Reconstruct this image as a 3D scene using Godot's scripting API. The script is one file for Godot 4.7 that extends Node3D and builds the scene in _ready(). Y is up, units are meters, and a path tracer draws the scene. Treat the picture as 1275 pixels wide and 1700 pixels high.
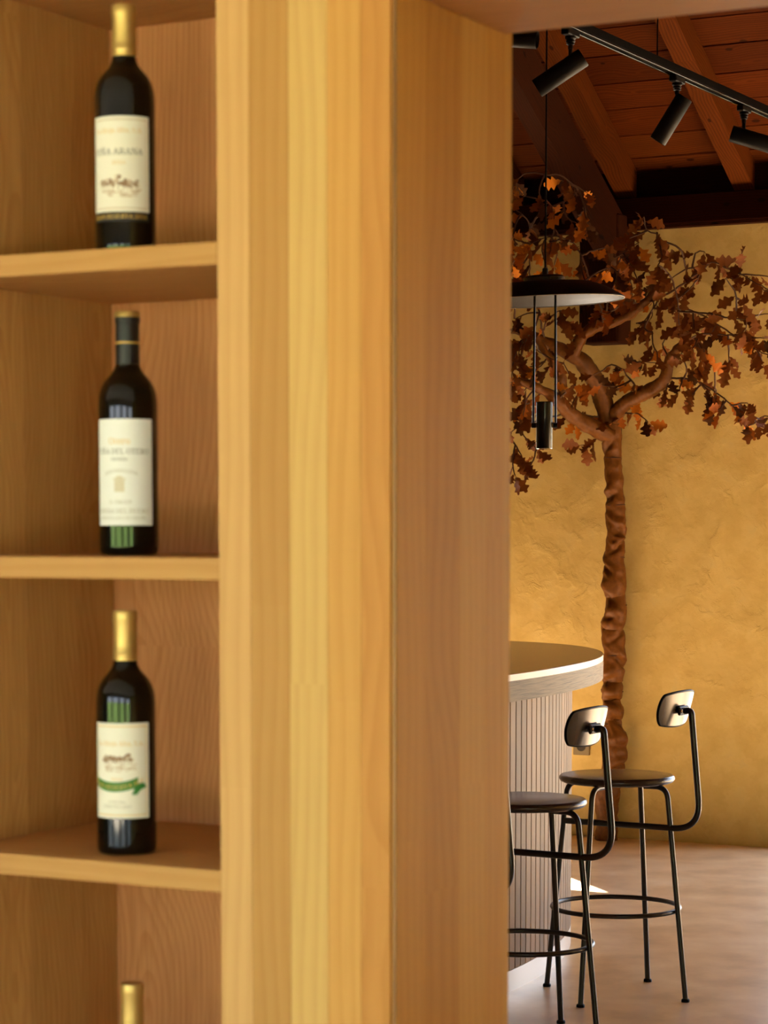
extends Node3D

# ---------------------------------------------------------------- mesh buffer
class MB:
	var v := PackedVector3Array()
	var n := PackedVector3Array()
	var t := PackedVector2Array()
	# corners run counter-clockwise as seen from outside; stored clockwise
	func tri_n(a, b, c, na, nb, nc, ua, ub, uc) -> void:
		v.append(a); v.append(c); v.append(b)
		n.append(na); n.append(nc); n.append(nb)
		t.append(ua); t.append(uc); t.append(ub)
	func tri(a: Vector3, b: Vector3, c: Vector3, ua := Vector2.ZERO, ub := Vector2.ZERO, uc := Vector2.ZERO) -> void:
		var m := (b - a).cross(c - a).normalized()
		tri_n(a, b, c, m, m, m, ua, ub, uc)
	func quad(a: Vector3, b: Vector3, c: Vector3, d: Vector3, ua := Vector2.ZERO, ub := Vector2.ZERO, uc := Vector2.ZERO, ud := Vector2.ZERO) -> void:
		tri(a, b, c, ua, ub, uc)
		tri(a, c, d, ua, uc, ud)
	func quad_n(a, b, c, d, na, nb, nc, nd, ua, ub, uc, ud) -> void:
		tri_n(a, b, c, na, nb, nc, ua, ub, uc)
		tri_n(a, c, d, na, nc, nd, ua, uc, ud)
	func mesh() -> ArrayMesh:
		var arr := []
		arr.resize(Mesh.ARRAY_MAX)
		arr[Mesh.ARRAY_VERTEX] = v
		arr[Mesh.ARRAY_NORMAL] = n
		arr[Mesh.ARRAY_TEX_UV] = t
		var m := ArrayMesh.new()
		m.add_surface_from_arrays(Mesh.PRIMITIVE_TRIANGLES, arr)
		return m

const ACROSS := 0.3   # metres of board that one wood texture covers across the grain
const ALONG := 1.5    # and along it

func uv_at(p: Vector3, nrm: Vector3, along: int, off: Vector2) -> Vector2:
	var a := nrm.abs()
	var k := 0
	if a.y > a.x and a.y >= a.z: k = 1
	elif a.z > a.x and a.z > a.y: k = 2
	if k == along:
		var q := Vector2(p[(along + 1) % 3], p[(along + 2) % 3])
		return Vector2(q.x / ACROSS, q.y / ALONG) + off
	var other := 3 - k - along
	return Vector2(p[other] / ACROSS, p[along] / ALONG) + off

# box with chamfered edges; grain runs along the given axis
func bbox(mb: MB, lo: Vector3, hi: Vector3, c := 0.001, along := 1, off := Vector2.ZERO) -> void:
	var mid := (lo + hi) * 0.5
	var h := (hi - lo) * 0.5
	c = minf(c, minf(h.x, minf(h.y, h.z)) * 0.9)
	var face := func(pts: Array, nrm: Vector3):
		var ps := []
		for p in pts: ps.append(p + mid)
		var m: Vector3 = (ps[1] - ps[0]).cross(ps[2] - ps[0])
		if m.dot(nrm) < 0.0: ps.reverse()
		var us := []
		for p in ps: us.append(uv_at(p, nrm, along, off))
		if ps.size() == 4: mb.quad(ps[0], ps[1], ps[2], ps[3], us[0], us[1], us[2], us[3])
		else: mb.tri(ps[0], ps[1], ps[2], us[0], us[1], us[2])
	for ax in 3:
		var b := (ax + 1) % 3
		var d := (ax + 2) % 3
		for s in [-1.0, 1.0]:
			var pts := []
			for q in [[-1, -1], [1, -1], [1, 1], [-1, 1]]:
				var p := Vector3.ZERO
				p[ax] = s * h[ax]; p[b] = q[0] * (h[b] - c); p[d] = q[1] * (h[d] - c)
				pts.append(p)
			var nn := Vector3.ZERO
			nn[ax] = s
			face.call(pts, nn)
		if c > 0.0:
			for s1 in [-1.0, 1.0]:
				for s2 in [-1.0, 1.0]:
					var pts := []
					for e in [-1.0, 1.0]:
						var p := Vector3.ZERO
						p[ax] = e * (h[ax] - c); p[b] = s1 * h[b]; p[d] = s2 * (h[d] - c)
						pts.append(p)
					for e in [1.0, -1.0]:
						var p := Vector3.ZERO
						p[ax] = e * (h[ax] - c); p[b] = s1 * (h[b] - c); p[d] = s2 * h[d]
						pts.append(p)
					var nn := Vector3.ZERO
					nn[b] = s1; nn[d] = s2 * 0.99
					face.call(pts, nn)
	if c > 0.0:
		for sx in [-1.0, 1.0]:
			for sy in [-1.0, 1.0]:
				for sz in [-1.0, 1.0]:
					face.call([Vector3(sx * h.x, sy * (h.y - c), sz * (h.z - c)), Vector3(sx * (h.x - c), sy * h.y, sz * (h.z - c)), Vector3(sx * (h.x - c), sy * (h.y - c), sz * h.z)], Vector3(sx, sy, sz * 1.01))

func box_mesh(lo: Vector3, hi: Vector3, c := 0.001, along := 1, off := Vector2.ZERO) -> ArrayMesh:
	var mb := MB.new()
	bbox(mb, lo, hi, c, along, off)
	return mb.mesh()

func tube(mb: MB, path: Array, radii: Array, sides := 12, caps := true, closed := false) -> void:
	var cnt := path.size()
	var rings := []
	var norms := []
	var prev_n := Vector3.ZERO
	var run := 0.0
	var lens := []
	for i in cnt:
		var a: Vector3 = path[(i - 1 + cnt) % cnt] if (closed or i > 0) else path[i]
		var b: Vector3 = path[(i + 1) % cnt] if (closed or i < cnt - 1) else path[i]
		var d := (b - a).normalized()
		if prev_n == Vector3.ZERO:
			prev_n = d.cross(Vector3.UP if absf(d.y) < 0.9 else Vector3.RIGHT).normalized()
		prev_n = (prev_n - d * prev_n.dot(d)).normalized()
		var bi := d.cross(prev_n)
		var ring := []
		var nr := []
		for k in sides + 1:
			var ang := TAU * k / sides
			var o := prev_n * cos(ang) + bi * sin(ang)
			nr.append(o)
			ring.append(path[i] + o * float(radii[i]))
		rings.append(ring)
		norms.append(nr)
		if i > 0: run += (path[i] - path[i - 1]).length()
		lens.append(run)
	var segs := cnt if closed else cnt - 1
	for i in segs:
		var j := (i + 1) % cnt
		for k in sides:
			var u0 := Vector2(float(k) / sides, lens[i] * 4.0)
			var u1 := Vector2(float(k + 1) / sides, lens[i] * 4.0)
			var u2 := Vector2(float(k + 1) / sides, lens[j] * 4.0)
			var u3 := Vector2(float(k) / sides, lens[j] * 4.0)
			mb.quad_n(rings[i][k], rings[i][k + 1], rings[j][k + 1], rings[j][k], norms[i][k], norms[i][k + 1], norms[j][k + 1], norms[j][k], u0, u1, u2, u3)
	if caps and not closed:
		for e in 2:
			var i := 0 if e == 0 else cnt - 1
			for k in sides:
				if e == 0: mb.tri(path[i], rings[i][k + 1], rings[i][k])
				else: mb.tri(path[i], rings[i][k], rings[i][k + 1])

func tube_mesh(path: Array, r: float, sides := 12, caps := true, closed := false) -> ArrayMesh:
	var mb := MB.new()
	var rr := []
	for p in path: rr.append(r)
	tube(mb, path, rr, sides, caps, closed)
	return mb.mesh()

# profile: Vector2(radius, y) from bottom to top, turned round the y axis
func lathe(mb: MB, prof: Array, segs := 32, sharp := 0.75) -> void:
	var cnt := prof.size()
	var sn := []
	for i in cnt - 1:
		var d: Vector2 = prof[i + 1] - prof[i]
		sn.append(Vector2(d.y, -d.x).normalized())
	for i in cnt - 1:
		var n0: Vector2 = sn[i]
		var n1: Vector2 = sn[i]
		if i > 0 and sn[i].dot(sn[i - 1]) > sharp: n0 = (sn[i] + sn[i - 1]).normalized()
		if i < cnt - 2 and sn[i].dot(sn[i + 1]) > sharp: n1 = (sn[i] + sn[i + 1]).normalized()
		var p0: Vector2 = prof[i]
		var p1: Vector2 = prof[i + 1]
		for k in segs:
			var a := TAU * k / segs
			var b := TAU * (k + 1) / segs
			var da := Vector3(sin(a), 0, cos(a))
			var db := Vector3(sin(b), 0, cos(b))
			var up := Vector3.UP
			mb.quad_n(da * p0.x + up * p0.y, db * p0.x + up * p0.y, db * p1.x + up * p1.y, da * p1.x + up * p1.y,
				da * n0.x + up * n0.y, db * n0.x + up * n0.y, db * n1.x + up * n1.y, da * n1.x + up * n1.y,
				Vector2(float(k) / segs, p0.y), Vector2(float(k + 1) / segs, p0.y), Vector2(float(k + 1) / segs, p1.y), Vector2(float(k) / segs, p1.y))

func lathe_mesh(prof: Array, segs := 32, sharp := 0.75) -> ArrayMesh:
	var mb := MB.new()
	lathe(mb, prof, segs, sharp)
	return mb.mesh()

# walls of a closed plan outline (x, z) between two heights, with caps
func prism(mb: MB, outline: PackedVector2Array, y0: float, y1: float, smooth := true, bottom := true, top := true, grow0 := 0.0, grow1 := 0.0) -> void:
	var cnt := outline.size()
	var nm := outline_normals(outline)
	var run := 0.0
	for i in cnt:
		var j := (i + 1) % cnt
		var seg := outline[i].distance_to(outline[j])
		var a := outline[i] + nm[i] * grow0
		var b := outline[j] + nm[j] * grow0
		var c := outline[j] + nm[j] * grow1
		var d := outline[i] + nm[i] * grow1
		var pa := Vector3(a.x, y0, a.y)
		var pb := Vector3(b.x, y0, b.y)
		var pc := Vector3(c.x, y1, c.y)
		var pd := Vector3(d.x, y1, d.y)
		var slope := (grow0 - grow1) / maxf(y1 - y0, 1e-5)
		var na := Vector3(nm[i].x, slope, nm[i].y).normalized()
		var nb := Vector3(nm[j].x, slope, nm[j].y).normalized()
		var ua := Vector2(y0 / ACROSS, run / ALONG)
		var ub := Vector2(y0 / ACROSS, (run + seg) / ALONG)
		var uc := Vector2(y1 / ACROSS, (run + seg) / ALONG)
		var ud := Vector2(y1 / ACROSS, run / ALONG)
		var m := (pb - pa).cross(pc - pa)
		if m.dot(na) > 0.0: mb.quad_n(pa, pb, pc, pd, na, nb, nb, na, ua, ub, uc, ud)
		else: mb.quad_n(pd, pc, pb, pa, na, nb, nb, na, ud, uc, ub, ua)
		run += seg
	var tris := Geometry2D.triangulate_polygon(outline)
	for k in range(0, tris.size(), 3):
		for e in 2:
			if (e == 0 and not bottom) or (e == 1 and not top): continue
			var y := y0 if e == 0 else y1
			var g := grow0 if e == 0 else grow1
			var q := []
			for w in 3:
				var o := outline[tris[k + w]] + nm[tris[k + w]] * g
				q.append(Vector3(o.x, y, o.y))
			var want := -1.0 if e == 0 else 1.0
			if (q[1] - q[0]).cross(q[2] - q[0]).y * want < 0.0: q.reverse()
			mb.tri(q[0], q[1], q[2], Vector2(q[0].x / ACROSS, q[0].z / ALONG), Vector2(q[1].x / ACROSS, q[1].z / ALONG), Vector2(q[2].x / ACROSS, q[2].z / ALONG))

func outline_normals(o: PackedVector2Array) -> PackedVector2Array:
	var out := PackedVector2Array()
	var area := 0.0
	for i in o.size(): area += o[i].cross(o[(i + 1) % o.size()])
	for i in o.size():
		var d := (o[(i + 1) % o.size()] - o[(i - 1 + o.size()) % o.size()]).normalized()
		var m := Vector2(d.y, -d.x)
		out.append(m if area > 0.0 else -m)
	return out

# ---------------------------------------------------------------- naming
var used := {}
func numbered(called: String) -> String:
	used[called] = used.get(called, -1) + 1
	return called if used[called] == 0 else "%s_%03d" % [called, used[called]]

func obj(called: String, mesh: Mesh, m: Material, parent: Node = null) -> MeshInstance3D:
	var o := MeshInstance3D.new()
	o.name = numbered(called) if parent == null else called
	o.mesh = mesh
	o.material_override = m
	o.cast_shadow = GeometryInstance3D.SHADOW_CASTING_SETTING_ON
	if parent == null: add_child(o, true)
	else: parent.add_child(o, true)
	return o

func tag(o: Node, label: String, category: String, group := "") -> void:
	o.set_meta("label", label)
	o.set_meta("category", category)
	if group: o.set_meta("group", group)

func thing(called: String, label: String, category: String, at := Vector3.ZERO, turn := 0.0, group := "") -> Node3D:
	var o := Node3D.new()
	o.name = numbered(called)
	add_child(o)
	o.position = at
	o.rotation.y = turn
	tag(o, label, category, group)
	return o

func setting(called: String) -> Node3D:
	var o := Node3D.new()
	o.name = called
	add_child(o)
	o.set_meta("kind", "structure")
	return o

func struct(called: String, mesh: Mesh, m: Material) -> MeshInstance3D:
	var o := obj(called, mesh, m)
	o.set_meta("kind", "structure")
	return o

# ---------------------------------------------------------------- materials
func mat(c: Color, rough := 0.6, metal := 0.0, spec := 0.5) -> StandardMaterial3D:
	var m := StandardMaterial3D.new()
	m.albedo_color = c
	m.roughness = rough
	m.metallic = metal
	m.metallic_specular = spec
	return m

func noise(s: int, f: float, type := FastNoiseLite.TYPE_SIMPLEX_SMOOTH, oct := 3) -> FastNoiseLite:
	var q := FastNoiseLite.new()
	q.seed = s
	q.frequency = f
	q.noise_type = type
	q.fractal_octaves = oct
	return q

# a sawn board of a log: growth rings cut along a slowly tilting axis, plus pores
func wood_image(w: int, h: int, s: int, ring: float, early: Color, late: Color, pore: Color, figure: float, pores: float, flat := 1.0, knots := 0) -> ImageTexture:
	var im := Image.create(w, h, false, Image.FORMAT_RGB8)
	var wob := noise(s, 1.0)
	var fine := noise(s + 7, 1.0, FastNoiseLite.TYPE_SIMPLEX_SMOOTH, 2)
	var rng := RandomNumberGenerator.new()
	rng.seed = s
	var kn := []
	for k in knots: kn.append(Vector3(rng.randf_range(0.03, ACROSS - 0.03), rng.randf_range(0.05, ALONG - 0.05), rng.randf_range(0.006, 0.012)))
	for j in h:
		var z := ALONG * j / h
		var xc := lerpf(-0.6, ACROSS * 0.5, flat) + 0.05 * flat * wob.get_noise_2d(z * 1.3, 4.0)
		var d0 := (z - ALONG * 0.45) * 0.05 + 0.03 * wob.get_noise_2d(z * 2.1, 40.0)
		for i in w:
			var x := ACROSS * i / w
			var dist := sqrt((x - xc) * (x - xc) + d0 * d0) + 0.002 * wob.get_noise_2d(x * 24.0, z * 2.0) + 0.02 * wob.get_noise_2d(x * 3.0, z * 0.8 + 7.0)
			var dark := 0.0
			for q in kn:
				var e: float = Vector2(x - q.x, (z - q.y) * 0.55).length() / q.z
				dist += 0.02 * exp(-e * 0.9)
				dark = maxf(dark, 1.0 - smoothstep(0.6, 1.1, e))
			var f := fposmod(dist / ring, 1.0)
			var t := smoothstep(0.25, 0.92, f) * (1.0 - smoothstep(0.92, 1.0, f))
			var p := maxf(0.0, fine.get_noise_2d(x * 520.0, z * 4.5) - 0.12) * 2.2
			var broad := 0.5 + 0.5 * wob.get_noise_2d(x * 9.0 + 90.0, z * 0.7)
			var c := early.lerp(late, clampf(t * figure + broad * 0.3, 0.0, 1.0))
			c = c.lerp(pore, clampf(p * pores, 0.0, 1.0))
			c = c.lerp(pore, dark * 0.75)
			im.set_pixel(i, j, c)
	return ImageTexture.create_from_image(im)

func wood(tex: Texture2D, tint: Color, rough := 0.5, spec := 0.25) -> StandardMaterial3D:
	var m := mat(tint, rough, 0.0, spec)
	m.albedo_texture = tex
	return m

func noise_tex(n: FastNoiseLite, size := 512, normal := false, bump := 4.0, ramp: Gradient = null) -> NoiseTexture2D:
	var t := NoiseTexture2D.new()
	t.width = size
	t.height = size
	t.seamless = true
	t.noise = n
	t.as_normal_map = normal
	t.bump_strength = bump
	if ramp: t.color_ramp = ramp
	return t

func ramp(stops: Array) -> Gradient:
	var g := Gradient.new()
	var o := PackedFloat32Array()
	var c := PackedColorArray()
	for s in stops:
		o.append(s[0]); c.append(s[1])
	g.offsets = o
	g.colors = c
	return g

func c8(r: int, g: int, b: int) -> Color:
	return Color8(r, g, b)

var M := {}

func make_materials() -> void:
	var oak := wood_image(384, 1024, 11, 0.009, c8(214, 174, 126), c8(192, 147, 99), c8(160, 114, 72), 0.5, 0.45)
	var smooth := wood_image(384, 1024, 23, 0.017, c8(211, 173, 123), c8(193, 151, 100), c8(175, 131, 83), 0.38, 0.16, 0.0)
	var figured := wood_image(384, 1024, 29, 0.024, c8(211, 173, 123), c8(191, 149, 98), c8(173, 129, 81), 0.42, 0.16, 1.0)
	var pine := wood_image(384, 1024, 31, 0.014, c8(92, 46, 14), c8(66, 31, 10), c8(32, 15, 6), 0.6, 0.25, 0.8, 7)
	var grey := wood_image(384, 1024, 47, 0.005, c8(200, 184, 154), c8(166, 150, 120), c8(112, 98, 74), 0.5, 1.0, 0.0)
	var reed := wood_image(192, 512, 51, 0.012, c8(206, 186, 164), c8(196, 174, 152), c8(176, 154, 132), 0.4, 0.25, 0.0)
	M.oak_back = wood(oak, c8(250, 216, 202), 0.55)
	M.oak_side = wood(oak, c8(240, 224, 190), 0.55)
	M.oak_side_pale = wood(oak, c8(255, 240, 205), 0.55)
	M.oak_shelf = wood(smooth, c8(236, 218, 190), 0.5)
	M.stave = [wood(smooth, c8(255, 244, 226), 0.45), wood(smooth, c8(228, 208, 172), 0.45), wood(smooth, c8(255, 252, 222), 0.45), wood(smooth, c8(250, 228, 182), 0.45), wood(figured, c8(238, 206, 160), 0.45), wood(smooth, c8(246, 215, 142), 0.45), wood(figured, c8(236, 202, 130), 0.45), wood(smooth, c8(250, 224, 152), 0.45)]  # last three: same wood, warm bounced light tinted into the doorway side
	M.lintel = wood(oak, c8(216, 186, 142), 0.5)
	M.plank = []
	for c in [c8(255, 246, 220), c8(232, 214, 184), c8(244, 220, 178), c8(214, 194, 164)]:
		M.plank.append(wood(pine, c, 0.65, 0.15))
	M.rafter = wood(pine, c8(255, 250, 226), 0.65, 0.15)
	M.old_beam = wood(pine, c8(150, 142, 140), 0.8, 0.2)
	M.plate = wood(pine, c8(112, 92, 82), 0.8, 0.1)
	M.band = wood(grey, c8(196, 184, 158), 0.5)
	M.slat = []
	for c in [c8(194, 184, 170), c8(180, 170, 156), c8(206, 196, 182)]:
		M.slat.append(wood(reed, c, 0.5))
	M.bar_top = wood(smooth, c8(216, 190, 164), 0.22, 0.5)
	M.bar_edge_sunlit = mat(c8(246, 232, 206), 0.3)  # cream colour stands in for light glancing off the polished edge
	M.kick = mat(c8(238, 226, 208), 0.3, 0.5)
	# yellow troweled plaster
	var tone := noise(5, 0.012, FastNoiseLite.TYPE_SIMPLEX_SMOOTH, 5)
	tone.domain_warp_enabled = true
	tone.domain_warp_amplitude = 40.0
	M.plaster = mat(Color.WHITE, 0.72, 0.0, 0.35)
	M.plaster.albedo_texture = noise_tex(tone, 1024, false, 1.0, ramp([[0.0, c8(188, 162, 96)], [0.45, c8(197, 172, 106)], [0.75, c8(203, 179, 114)], [1.0, c8(196, 176, 118)]]))
	var trowel := noise(9, 0.004, FastNoiseLite.TYPE_SIMPLEX_SMOOTH, 4)
	trowel.fractal_type = FastNoiseLite.FRACTAL_RIDGED
	trowel.fractal_gain = 0.42
	trowel.domain_warp_enabled = true
	trowel.domain_warp_amplitude = 70.0
	trowel.domain_warp_frequency = 0.006
	M.plaster.heightmap_enabled = true
	M.plaster.heightmap_texture = noise_tex(trowel, 1024, false, 1.0, ramp([[0.0, Color.BLACK], [0.7, Color(0.45, 0.45, 0.45)], [0.9, Color(0.66, 0.66, 0.66)], [1.0, Color(0.8, 0.8, 0.8)]]))
	M.plaster.heightmap_scale = 0.9
	M.plaster.uv1_triplanar = true
	M.plaster.uv1_world_triplanar = true
	M.plaster.uv1_scale = Vector3(0.55, 0.55, 0.55)
	M.white_paint = mat(c8(226, 224, 218), 0.85)
	# polished brown concrete
	var cloud := noise(15, 0.006, FastNoiseLite.TYPE_SIMPLEX_SMOOTH, 5)
	cloud.domain_warp_enabled = true
	M.floor = mat(Color.WHITE, 0.33, 0.0, 0.55)
	M.floor.albedo_texture = noise_tex(cloud, 1024, false, 1.0, ramp([[0.0, c8(194, 158, 120)], [0.5, c8(220, 186, 147)], [1.0, c8(238, 210, 174)]]))
	M.floor.uv1_triplanar = true
	M.floor.uv1_world_triplanar = true
	M.floor.uv1_scale = Vector3(0.5, 0.5, 0.5)
	# leather of the tree
	M.leather = mat(Color.WHITE, 0.5, 0.0, 0.3)
	M.leather.albedo_texture = noise_tex(noise(21, 0.02, FastNoiseLite.TYPE_SIMPLEX_SMOOTH, 4), 512, false, 1.0, ramp([[0.0, c8(78, 45, 13)], [0.5, c8(95, 56, 17)], [1.0, c8(110, 67, 23)]]))
	M.leather.uv1_triplanar = true
	M.leather.uv1_scale = Vector3(4, 4, 4)
	M.stitch = mat(c8(58, 30, 12), 0.8)
	M.twig = mat(c8(74, 42, 20), 0.7)
	M.leaf = []
	for c in [c8(138, 76, 22), c8(104, 57, 18), c8(170, 98, 28), c8(68, 39, 16), c8(204, 124, 36)]:
		var m := mat(c, 0.5, 0.0, 0.28)
		m.backlight_enabled = true
		m.backlight = Color(c.r * 0.5, c.g * 0.4, c.b * 0.3)
		M.leaf.append(m)
	M.black_steel = mat(c8(26, 21, 18), 0.32, 0.0, 0.55)
	M.seat = mat(c8(54, 43, 36), 0.22, 0.0, 0.55)
	M.black_matt = mat(c8(8, 7, 7), 0.5, 0.0, 0.28)
	M.rail = mat(c8(7, 6, 6), 0.65, 0.0, 0.12)
	M.black_gloss = mat(c8(20, 19, 15), 0.25, 0.0, 0.42)
	M.shade_inside = mat(c8(12, 10, 9), 0.45, 0.0, 0.28)
	M.shade_rim = mat(c8(150, 136, 116), 0.35)
	M.steel = mat(c8(190, 182, 170), 0.2, 1.0)
	M.corner = mat(c8(132, 96, 62), 0.35, 0.5)
	M.glass_black = mat(c8(5, 6, 4), 0.05, 0.0, 0.5)
	M.gold = mat(c8(206, 172, 102), 0.42, 0.7)
	M.gold_ink = mat(c8(220, 176, 84), 0.45, 0.0)
	M.black_foil = mat(c8(26, 23, 22), 0.45)
	M.paper_cream = mat(c8(236, 231, 218), 0.7)
	M.paper_white = mat(c8(238, 238, 236), 0.7)
	M.ink = mat(c8(70, 62, 54), 0.8)
	M.ink_pale = mat(c8(168, 158, 142), 0.8)
	M.ink_brown = mat(c8(150, 118, 92), 0.8)
	M.ink_tan = mat(c8(196, 172, 146), 0.8)
	M.ink_green = mat(c8(50, 122, 48), 0.6)
	M.strip_black = mat(c8(22, 20, 20), 0.6)
	M.socket = mat(c8(120, 106, 76), 0.5)
	M.socket_dark = mat(c8(40, 34, 24), 0.6)
	M.frame = mat(c8(40, 36, 32), 0.5)
	M.pane = mat(Color(1, 1, 1, 0.04), 0.0)
	M.pane.transparency = BaseMaterial3D.TRANSPARENCY_ALPHA
	M.terrace = mat(c8(112, 102, 82), 0.9)
	M.gravel = mat(c8(196, 186, 168), 0.9)
	M.hedge = mat(Color.WHITE, 0.8)
	M.hedge.albedo_texture = noise_tex(noise(61, 0.05), 256, false, 1.0, ramp([[0.0, c8(52, 78, 34)], [0.6, c8(96, 128, 62)], [1.0, c8(140, 166, 96)]]))
	M.hedge.uv1_triplanar = true

# ---------------------------------------------------------------- room measures
const ZW := -10.515     # yellow wall
const ZD := -2.659      # back of the dividing wall
const ZF := -2.379      # front of the cabinet and the doorway lining
const XL := -8.2
const XR := 3.2
const ZB := 1.6         # glazed wall behind the camera
const ROOF0 := 3.11     # underside of the ceiling boards at the yellow wall
const PITCH := 0.59
const RIDGE := -6.6

func _ready() -> void:
	# camera: 85 mm lens, shifted
	var cam := Camera3D.new()
	cam.name = "camera"
	cam.projection = Camera3D.PROJECTION_FRUSTUM
	cam.near = 0.05
	cam.far = 200.0
	var f_px := 4000.0
	cam.size = 1700.0 / f_px * cam.near
	cam.frustum_offset = Vector2(0.0, (1209.0 - 850.0) / f_px * cam.near)
	cam.position = Vector3(0, 1.486, 0)
	cam.rotation = Vector3(deg_to_rad(-4.86), deg_to_rad(28.27), 0)
	var lens := CameraAttributesPhysical.new()
	lens.frustum_focal_length = 85.0
	lens.exposure_aperture = 11.0
	lens.frustum_focus_distance = 8.3
	cam.attributes = lens
	add_child(cam)
	cam.make_current()
	# sky, sun, exposure
	var env := Environment.new()
	env.background_mode = Environment.BG_SKY
	var sky_mat := ProceduralSkyMaterial.new()
	sky_mat.sky_top_color = c8(166, 192, 226)
	sky_mat.sky_horizon_color = c8(232, 236, 240)
	sky_mat.ground_bottom_color = c8(150, 140, 120)
	sky_mat.ground_horizon_color = c8(200, 196, 186)
	sky_mat.sky_energy_multiplier = 1.0
	var sky := Sky.new()
	sky.sky_material = sky_mat
	env.sky = sky
	env.background_energy_multiplier = 1.6
	env.tonemap_mode = Environment.TONE_MAPPER_LINEAR
	env.tonemap_exposure = 5.1
	env.sdfgi_enabled = true
	env.ssao_enabled = true
	env.ssil_enabled = true
	var we := WorldEnvironment.new()
	we.environment = env
	add_child(we)
	var sun := DirectionalLight3D.new()
	sun.name = "sun"
	sun.light_color = c8(255, 246, 230)
	sun.light_energy = 9.4
	sun.light_angular_distance = 0.6
	sun.shadow_enabled = true
	sun.sky_mode = DirectionalLight3D.SKY_MODE_LIGHT_ONLY
	add_child(sun)
	sun.look_at_from_position(Vector3.ZERO, Vector3(1.0, -1.166, 1.0), Vector3.UP)

	make_materials()
	build_shell()
	build_ceiling()
	build_doorway()
	build_cabinet()
	build_bar()
	build_stools()
	build_tree()
	build_pendant()
	build_track()
	build_bottles()
	build_socket()
	build_garden()

# ---------------------------------------------------------------- shell
func wall_with_holes(x0: float, x1: float, y1: float, z0: float, z1: float, holes: Array) -> ArrayMesh:
	# holes: [xa, xb, ya, yb] sorted by x
	var mb := MB.new()
	var x := x0
	for q in holes:
		bbox(mb, Vector3(x, 0, z0), Vector3(q[0], y1, z1), 0.0)
		if q[3] < y1: bbox(mb, Vector3(q[0], q[3], z0), Vector3(q[1], y1, z1), 0.0)
		if q[2] > 0.0: bbox(mb, Vector3(q[0], 0, z0), Vector3(q[1], q[2], z1), 0.0)
		x = q[1]
	bbox(mb, Vector3(x, 0, z0), Vector3(x1, y1, z1), 0.0)
	return mb.mesh()

func glazing(called: String, x0: float, x1: float, y1: float, z: float, lights: int) -> void:
	var o := setting(called)
	var fw := 0.06
	var mb := MB.new()
	bbox(mb, Vector3(x0, 0, z - 0.04), Vector3(x0 + fw, y1, z + 0.04), 0.003)
	bbox(mb, Vector3(x1 - fw, 0, z - 0.04), Vector3(x1, y1, z + 0.04), 0.003)
	bbox(mb, Vector3(x0 + fw, y1 - fw, z - 0.04), Vector3(x1 - fw, y1, z + 0.04), 0.003)
	bbox(mb, Vector3(x0 + fw, 0, z - 0.04), Vector3(x1 - fw, 0.04, z + 0.04), 0.003)
	var w := (x1 - x0 - fw) / lights
	for k in range(1, lights):
		var xm := x0 + w * k
		bbox(mb, Vector3(xm, 0.04, z - 0.035), Vector3(xm + fw, y1 - fw, z + 0.035), 0.003)
	obj("window_frame", mb.mesh(), M.frame, o)
	for k in lights:
		obj("pane", box_mesh(Vector3(x0 + w * k + fw, 0.04, z - 0.004), Vector3(x0 + w * (k + 1), y1 - fw, z + 0.004), 0.0), M.pane, o)

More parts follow.
